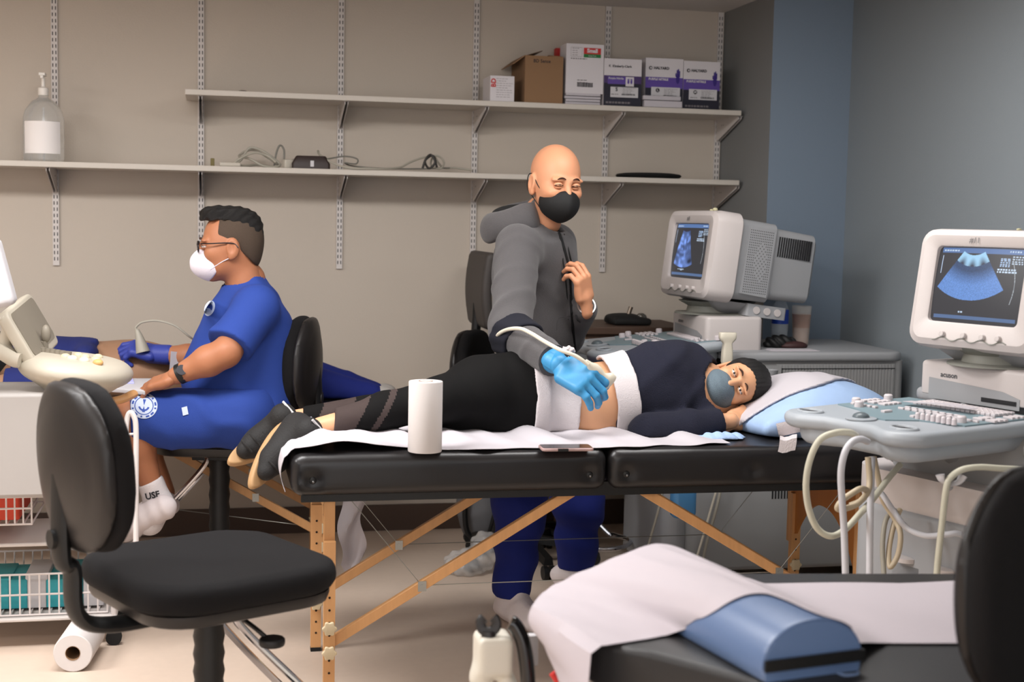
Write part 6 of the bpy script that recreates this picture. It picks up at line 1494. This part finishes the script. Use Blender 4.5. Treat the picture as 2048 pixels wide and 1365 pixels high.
# ================================================================== cables and details of the near machine
def UC(px, py, Z): return U(px, py, Z+.40)
def cab(name, pts, r, m, lab): b = MB(); b.tube(pts, r*1.12, 12); return tag(b.obj(name, m), lab, 'cable')
M_cy = mat('cable_cream', (.78, .77, .70), .4); M_cwh = mat('cable_white', (.80, .80, .82), .4); M_ctan = mat('cable_tan', (.74, .68, .58), .45)
cab('probe_cable', [UC(1712, 872, 3.04), UC(1700, 866, 3.0), UC(1672, 866, 2.98), UC(1640, 880, 2.97), UC(1620, 920, 2.98), UC(1612, 970, 3.0), UC(1618, 1020, 3.02), UC(1635, 1058, 3.03), UC(1662, 1073, 3.04), UC(1690, 1060, 3.08), UC(1720, 1028, 3.12), UC(1745, 1000, 3.16), UC(1775, 960, 3.2), UC(1800, 930, 3.25)], .0075, M_cy, 'cream probe cable looping widest around the near machine console corner')
cab('probe_cable', [UC(1735, 884, 3.02), UC(1722, 879, 2.98), UC(1705, 884, 2.96), UC(1690, 905, 2.95), UC(1682, 945, 2.96), UC(1684, 1000, 2.98), UC(1688, 1060, 3.0), UC(1691, 1150, 3.0), UC(1692, 1200, 3.0)], .0078, M_cwh, 'white probe cable hanging straight down over the console corner of the near machine')
cab('probe_cable', [UC(1736, 915, 3.12), UC(1739, 960, 3.12), UC(1735, 985, 3.10), UC(1715, 1008, 3.06), UC(1690, 1018, 3.04), UC(1675, 1018, 3.03), UC(1682, 1004, 3.03), UC(1700, 990, 3.04), UC(1722, 978, 3.06), UC(1735, 985, 3.12), UC(1722, 1002, 3.14), UC(1700, 1012, 3.14)], .0070, M_ctan, 'tan cable twisted into a small bundle below the near machine console')
cab('probe_cable', [UC(1744, 915, 3.15), UC(1742, 970, 3.13), UC(1740, 1050, 3.12), UC(1739, 1150, 3.12), UC(1739, 1200, 3.12)], .0080, M_cwh, 'thick white cable hanging vertically beside the wooden end panel')
cab('probe_cable', [UC(1748, 915, 3.18), UC(1757, 960, 3.2), UC(1765, 1000, 3.22), UC(1790, 1040, 3.22), UC(1801, 1070, 3.2), UC(1796, 1110, 3.2), UC(1780, 1135, 3.2), UC(1778, 1100, 3.22), UC(1788, 1050, 3.24), UC(1800, 1020, 3.27)], .0065, M_ctan, 'tan cable looping down at the side of the near machine')
cab('probe_cable', [UC(1736, 978, 3.2), UC(1760, 985, 3.2), UC(1785, 1020, 3.18), UC(1812, 1055, 3.14), UC(1850, 1072, 3.10), UC(1890, 1070, 3.08), UC(1915, 1068, 3.08), UC(1934, 1080, 3.1), UC(1940, 1110, 3.12), UC(1940, 1150, 3.15)], .0070, M_cwh, 'white cable sweeping to the right below the near machine deck')
cab('probe_cable', [UC(1870, 1200, 2.95), UC(1876, 1120, 2.95), UC(1885, 1040, 2.94), UC(1893, 975, 2.92), UC(1902, 955, 2.92), UC(1925, 940, 2.92), UC(1960, 935, 2.93), UC(2010, 938, 2.95), UC(2080, 940, 3.0)], .0072, M_cy, 'cream cable running through the white Y shaped hook')
cab('thin_cable', [UC(1768, 1150, 3.2), UC(1765, 1090, 3.22), UC(1772, 1040, 3.24), UC(1790, 1020, 3.26)], .006, M_cab, 'grey cord hanging beside the tan loop of the near machine')
t = thing('cable_hook', 'white Y shaped plastic cable hook in front of the near machine console', 'hook', UC(1898, 965, 2.95))
for pts, rr in (((UC(1880, 950, 2.93), UC(1884, 962, 2.93), UC(1895, 970, 2.94)), .018), ((UC(1926, 952, 2.93), UC(1918, 964, 2.93), UC(1900, 970, 2.94)), .018)):
    MB().tube(pts, lambda u: .017*(1-.6*u), 14, flat=.5).obj('hook_paddle', M_lab, t, True)
MB().tube([UC(1896, 971, 2.94), UC(1897, 976, 2.98), UC(1900, 975, 3.12)], .008, 12).obj('hook_arm', M_lab, t, True)
MT2 = root_mat(UM2)
def L2(x, y, z): return MT2 @ Vector((x, y, z))
b = MB()
for k, (z, e) in enumerate(((.70, .03), (.724, .018), (.748, .010), (.772, .0), (.796, -.01))): b.prism(rect2(.56+e, .58+e, .12, 8, -.02, .0), z, z+.022, .006, 2, rb=.006)
b.obj('stacked_tray', mat('tray_violet_grey', (.44, .43, .46), .5), UM2)
b = MB(); b.prism(rect2(.62, .62, .12, 8, .07, 0), .56, .698, .0, 3, rb=.06); b.obj('lower_shelf', M_mon, UM2)
for k in range(3): MB().prism(rect2(.05, .115, .01, 3, .36, .22-.14*k), .26, .46, .01).obj('connector_block', M_mon2, UM2)
for k in range(3): MB().lathe([(0, 0), (.03, 0), (.032, .012), (.02, .016), (0, .016)], (.38, .22-.14*k, .46), n=20).obj('connector_knob', M_mon, UM2)
b = MB(); G = [[MT2 @ Vector((.33+.13*u+.02*v-.0*u, .20-.25*v-.05*u, .893+.004*math.sin(u*5+v*4))) for v in (0, .2, .4, .6, .8, 1)] for u in (0, .25, .5)]
G = [[L2(.315+.035*u+.02*v, .10-.21*v, .9005+.004*math.sin(v*5)) for v in (0, .2, .4, .6, .8, 1)] for u in (0, .5, 1)]
tag(MB().sheet(G, .001).obj('paper_strip', M_papr), 'white paper strip lying across the console of the near machine', 'paper')
# ================================================================== left side: portable scanner, trolley, foreground stand
M_crm = mat('scanner_cream', (.72, .69, .63), .45); M_crd = mat('scanner_shade', (.50, .47, .42), .5)
def scanner():
    Z = 4.05
    t = thing('portable_scanner', 'cream portable ultrasound console with raised screen at the left edge', 'ultrasound machine', U(120, 760, Z))
    top = lambda px, py, dz=0.: U(px, py, Z+dz)
    ztab = U(120, 745, Z).z
    # console: a rounded tray shape seen from its side, keys on top
    R = []
    a0 = top(30, 716); a1 = top(232, 748); dep = Vector((.03, .30, 0))
    ax_ = (a1-a0); L = ax_.length; ax_.normalize()
    prof = [(0, .0), (.04, .028), (.5, .030), (.85, .026), (1, .004)]
    def f(P):
        o = np.array(a0+dep*.5, dtype=np.float32); A = np.stack([np.array(ax_), np.array(dep.normalized()), np.array(ax_.cross(dep.normalized()))], 1).astype(np.float32)
        q = (P-o) @ A; x = q[:, 0]/L
        d = ell(np.stack([(x-.5)*L, q[:, 1], q[:, 2]+.030], 1), (0, 0, 0), (L*.54, .185, .062)); d = smax(d, q[:, 2]-.012-.0*x, .014)
        d = smin(d, ell(np.stack([(x-.52)*L, q[:, 1], q[:, 2]+.062], 1), (0, 0, 0), (L*.36, .13, .055)), .02); return d
    soft('console_body', f, *bounds([a0, a1, a0+dep, a1+dep], .12), .0065, M_crm, t)
    n = ax_.cross(dep.normalized()); 
    if n.z < 0: n = -n
    for k, (u, v, c) in enumerate(((.42, .35, 0), (.50, .3, 1), (.58, .55, 0), (.62, .3, 1), (.70, .5, 0), (.76, .3, 2), (.50, .6, 0), (.68, .72, 0))):
        p = a0+ax_*L*u+dep*v+n*.012
        MB().ball(p, .016, 14, sc=(1, 1, .7)).obj('key', [mat('key_cream', (.78, .74, .62), .5), mat('key_pale', (.85, .83, .74), .5), mat('key_orange', (.85, .66, .42), .5)][c], t, True)
    for k in range(6): MB().cyl(a0+ax_*L*(.16+.05*k)+dep*.5+n*.005, a0+ax_*L*(.16+.05*k)+dep*.5+n*.024, .012, n=14).obj('dial', M_crd, t, True)
    # tilted screen with frame and carrying handle
    s0 = top(66, 728, .06); s1 = top(8, 632, .02); up = (s1-s0); H = up.length*1.0; up.normalize(); wd = Vector((.15, 1, 0)).normalized(); wd = (wd-up*wd.dot(up)).normalized(); nn = up.cross(wd)
    b = MB(); b.at(Matrix.Translation(s0) @ Matrix((wd, up, nn if nn.x < 0 else -nn)).transposed().to_4x4()); Pk = rect2(.34, H+.02, .03, 5, .15, H/2); Pk = Pk
    b.prism(Pk, -.016, .020, .008); b.obj('screen_frame', M_crm, t, True)
    b.at(b.T); b2 = MB(); b2.at(b.T); b2.prism(rect2(.30, H-.02, .02, 4, .15, H/2+.005), -.0185, -.0155); b2.obj('screen_back', M_crd, t, True)
    b = MB(); b.tube([top(28, 716, .05), top(10, 690, .05), top(16, 650, .03), top(2, 636, .02)], .018, 12); b.obj('support_arm', M_crm, t, True)
    MB().tube([top(-20, 690, .04), top(24, 718, .02), top(40, 722, .02)], .022, 14).obj('hinge_barrel', M_crm, t, True)
    o = top(92, 668, .18); MB().ball(o, .022, 14, sc=(.7, .7, 1.3)).obj('probe_tip', M_crd, t, True)
    b = MB(); b.tube([top(88, 682, .18), top(96, 720, .20), top(110, 740, .2)], .010, 10); b.obj('probe_stem', M_crd, t, True)
    # column and wheeled base under the console
    c = a0+ax_*L*.45+dep*.5
    mbox('pedestal', U(-110, 800, 4.2).x, U(118, 800, 4.2).x, c.y-.14, c.y+.16, .52, c.z-.085, mat('cabinet_pale', (.62, .60, .585), .5), t, True, bev=.012)
    # writing tray with a lit tablet at the right of the console
    p = [top(206, 776, .05), top(318, 766, .05), top(300, 756, .30), top(215, 756, .30)]
    zt_ = p[0].z
    q = [PZ(203, 775, .79), PZ(290, 782, .79), PZ(318, 770, .79), PZ(312, 757, .79), PZ(205, 757, .79)]
    b = MB(); b.prism([(v.x, v.y) for v in q], .775, .790, .004); b.obj('side_tray', M_lab, t, True)
    q = [PZ(226, 767, .7905), PZ(268, 768, .7905), PZ(264, 758, .7905), PZ(232, 757, .7905)]
    b = MB(); b.prism([(v.x, v.y) for v in q], .7905, .796, .001); b.obj('tablet_screen', mat('tablet_lit', (.6, .6, .8), .3, emit=((.62, .62, .86), .7)), t, True)
scanner()
mc = U(-70, 560, 3.9); t = thing('monitor', 'white corner of a tilted monitor entering at the left edge, above the portable scanner', 'monitor', (mc.x, mc.y, .96))
soft('monitor_housing', lambda P: rbox(P, mc, (.12, .05, .10), .02, np.array(Matrix.Rotation(math.radians(-14), 3, 'Y'))), *bounds([mc], .2), .008, M_lab, t)
MB().tube([mc+Vector((-.02, .06, 0)), (mc.x-.05, mc.y+.16, mc.z-.04), (mc.x-.06, mc.y+.30, .95), (mc.x-.06, mc.y+.34, .75)], .016, 10).obj('monitor_arm', M_crd, t, True)
# probe and its cable in the indigo gloved hand
pp = U(276, 662, 5.03)
t = thing('ultrasound_probe', 'grey probe held upright in the indigo glove, with a thin arching cable', 'ultrasound probe', pp)
b = MB(); b.tube([U(286, 705, 5.0), U(280, 680, 5.0), U(274, 660, 5.0)], lambda u: .026-.018*u, 14); b.obj('probe_handle', M_cab, t, True)
MB().tube([U(274, 662, 5.0), U(272, 655, 5.0), U(285, 645, 5.0), U(315, 642, 5.0), U(350, 652, 5.0), U(382, 676, 5.02), U(410, 690, 5.1)], .0042, 8).obj('probe_cable', M_cab, t, True)
G = [[U(342+28*v-4*u, 703+48*u+3*v, 4.98+.03*v) for v in (0, .5, 1)] for u in (0, .5, 1)]
tag(MB().sheet(G, .002).obj('paper_sheet', M_papr), 'white paper sheet standing behind the seated person\'s wrist', 'paper')
# curved wooden rail in front of the left table
b = MB(); b.tube([U(118, 796, 4.35), U(150, 803, 4.33), U(195, 806, 4.33), U(240, 800, 4.36), U(268, 788, 4.42)], .017, 12, flat=.8); o = b.obj('wooden_rail', M_wood)
tag(o, 'curved pale wooden rail below the portable scanner', 'rail')
b = MB(); b.tube([U(190, 812, 4.6), U(190, 850, 4.6), U(190, 1110, 4.6)], .010, 10, smooth=False); tag(b.obj('metal_post', M_lab), 'thin pale post standing below the portable scanner', 'post')
# wire trolley
def trolley():
    cx = U(140, 1150, 4.45); gx0, gx1 = U(-120, 1150, 4.4).x, U(236, 1150, 4.4).x; y0, y1 = 4.42, 4.78
    t = thing('wire_trolley', 'white trolley with shelves and wire baskets behind the empty black chair', 'trolley', ((gx0+gx1)/2, 4.6, 0))
    M_wire = mat('wire_white', (.80, .77, .76), .4)
    for z in (.10, .34): mbox('shelf_board', gx0, gx1, y0, y1, z-.012, z, M_white, t, True, bev=.004)
    mbox('top_board', gx0, U(122, 1000, 4.42).x, y0-.10, y1, .502, .518, M_white, t, True, bev=.004)
    for y in (y0-.08, y1-.02): MB().cyl((gx0+.02, y, .34), (gx0+.02, y, .502), .009, n=10).obj('post', M_wire, t, True)
    for x in (gx0+.01, gx1-.01):
        for y in (y0+.01, y1-.01): MB().cyl((x, y, .05), (x, y, .44), .009, n=10).obj('post', M_wire, t, True)
    for x in (gx0+.01, gx1-.01):
        for y in (y0+.01, y1-.01): MB().cyl((x, y-.01, .025), (x, y+.01, .025), .025, n=14).obj('caster', M_rub, t, True)
    def basket(x0, x1, ya, yb, z0, z1, nm='wire_basket', n=9):
        b = MB()
        for z in np.linspace(z0, z1, 3): b.tube([(x0, ya, z), (x1, ya, z), (x1, yb, z), (x0, yb, z), (x0, ya, z)], .0035, 6, smooth=False)
        for k in range(n): x = x0+(x1-x0)*k/(n-1); b.tube([(x, ya, z1), (x, ya, z0), (x, yb, z0), (x, yb, z1)], .003, 6, smooth=False)
        b.obj(nm, M_wire, t, True)
    basket(gx0+.03, gx1-.03, y0+.02, y1-.02, .105, .235, n=18); basket(gx0+.03, U(76, 1050, 4.42).x, y0+.0, y1-.02, .40, .50, n=12)
    return t, gx0, gx1, y0, y1
TR, gx0, gx1, gy0, gy1 = trolley()
xr = U(68, 1060, 4.45).x
tag(MB().prism(rect2(xr-gx0-.05, .28, .01, 3, (xr+gx0)/2, 4.60), .405, .485, .004).obj('orange_pack', mat('pack_orange', (.85, .30, .20), .6)), 'orange red pack in the upper wire basket of the trolley', 'pack')
q = U(22, 1022, 4.5); o = soft('blue_glove_pile', lambda P: ell(P, (q.x, 4.56, .52), (.085, .10, .036))-.008*np.abs(np.sin(P[:, 0]*60+P[:, 1]*40)), (q.x-.13, 4.42, .45), (q.x+.13, 4.70, .60), .007, mat('glove_bright_blue', (.28, .38, .85), .5)); tag(o, 'crumpled bright blue glove on top of the orange pack', 'glove')
M_teal = mat('pack_teal', (.20, .62, .66), .6, var=.15)
rnd = random.Random(7); xs = np.linspace(gx0+.08, gx1-.08, 8)
for k, x in enumerate(xs[2:]):
    h = .09+.03*rnd.random(); o = MB().prism(rect2(.07, .20, .006, 3, x, 4.6), .1095, .1095+h, .003).obj('teal_box', M_teal if k % 3 != 2 else M_lab)
    tag(o, ['teal pack at the left of the lower wire basket', 'second teal pack from the left in the lower wire basket', 'white pack between the teal packs of the lower wire basket', 'teal pack just right of the white pack in the lower wire basket', 'teal pack beside the right end of the lower wire basket', 'white pack at the right end of the lower wire basket'][k], 'pack', 'packs in the lower wire basket')
# tall white wire frame loop in front of the seated person
t = thing('wire_stand', 'tall white wire loop stand with a small wire basket, in front of the seated knees', 'stand', U(262, 1090, 4.2)); M_wl = mat('wire_white', (.80, .77, .76), .4)
MB().tube([U(272, 1180, 4.2), U(272, 1090, 4.2), U(272, 960, 4.2), U(272, 860, 4.2), U(268, 834, 4.2), U(260, 826, 4.2), U(254, 840, 4.2), U(252, 880, 4.2), U(254, 960, 4.2), U(260, 1040, 4.2)], .0085, 10).obj('wire_loop', M_wl, t, True)
b = MB()
for px in (232, 250): b.cyl(U(px, 872, 4.2), U(px, 912, 4.2), .004, n=8)
b.cyl(U(228, 873, 4.2), U(270, 868, 4.2), .004, n=8).cyl(U(230, 913, 4.2), U(262, 910, 4.2), .005, n=8); b.obj('side_basket', M_wl, t, True)
q = U(215, 865, 4.45); o = soft('crumpled_paper', lambda P: ell(P, q, (.05, .04, .035))-.012*np.abs(np.sin(P[:, 0]*60+P[:, 2]*50)), *bounds([q], .09), .007, M_towel); tag(o, 'crumpled white tissue at the top of the small wire basket', 'tissue')

# ================================================================== foreground white stand with black clip
def stand_fg():
    Z = 2.78; cx = U(1005, 1290, Z)
    t = thing('equipment_stand', 'cream plastic stand head with black C shaped clip and curved black handle, bottom centre', 'stand', U(1005, 1340, Z)); M_cp = mat('stand_cream', (.80, .78, .73), .4)
    def f(P):
        a = U(986, 1306, Z); d = rbox(P, a, (.036, .04, .040), .012)
        d = smin(d, ell(P, U(962, 1356, Z), (.024, .03, .026)), .02); return smin(d, cap(P, U(1000, 1330, Z), U(1034, 1410, Z), .018, .018), .012)
    soft('stand_head', f, *bounds([U(950, 1370, Z), U(1060, 1420, Z), U(1000, 1250, Z)], .07), .005, M_cp, t)
    c = U(977, 1249, Z-.02); b = MB(); ring = []
    b.tube([c+_R*.016*math.cos(a)+_U*.016*math.sin(a) for a in [math.radians(125+290*k/14) for k in range(15)]], .0052, 8, flat=2.0); b.cyl(c-_U*.030, c-_U*.014, .016, .013, n=16)
    b.obj('cable_clip', mat('clip_black', (.14, .13, .13), .4), t, True)
    MB().tube([U(1020, 1246, Z-.02), U(1030, 1252, Z-.02), U(1044, 1280, Z-.02), U(1052, 1320, Z-.02), U(1056, 1365, Z-.02), U(1058, 1420, Z-.02)], .0155, 16).obj('curved_handle', mat('handle_gloss_black', (.06, .055, .06), .12, coat=.5), t, True)
    MB().cyl(U(1062, 1270, Z+.06), U(1062, 1330, Z+.06), .015, n=18).obj('white_tube', M_lab, t, True)
    p = U(1028, 1400, Z); MB().cyl((p.x, p.y, 0.03), (p.x, p.y, p.z+.02), .03, n=20).obj('stand_column', M_cp, t, True)
    b = MB(); b.prism(rect2(.42, .40, .08, 6, p.x, p.y), .0, .035, .012); b.obj('stand_base', M_cp, t, True)
stand_fg()
q0 = U(1108, 1352, 2.66); q1 = U(1128, 1372, 2.66)
tag(MB().cyl(U(1106, 1346, 2.7), U(1150, 1410, 2.7), .009, n=12).obj('red_strap', mat('strap_red', (.78, .18, .16), .6)), 'red strip peeking out below the foreground paper sheet', 'strap')
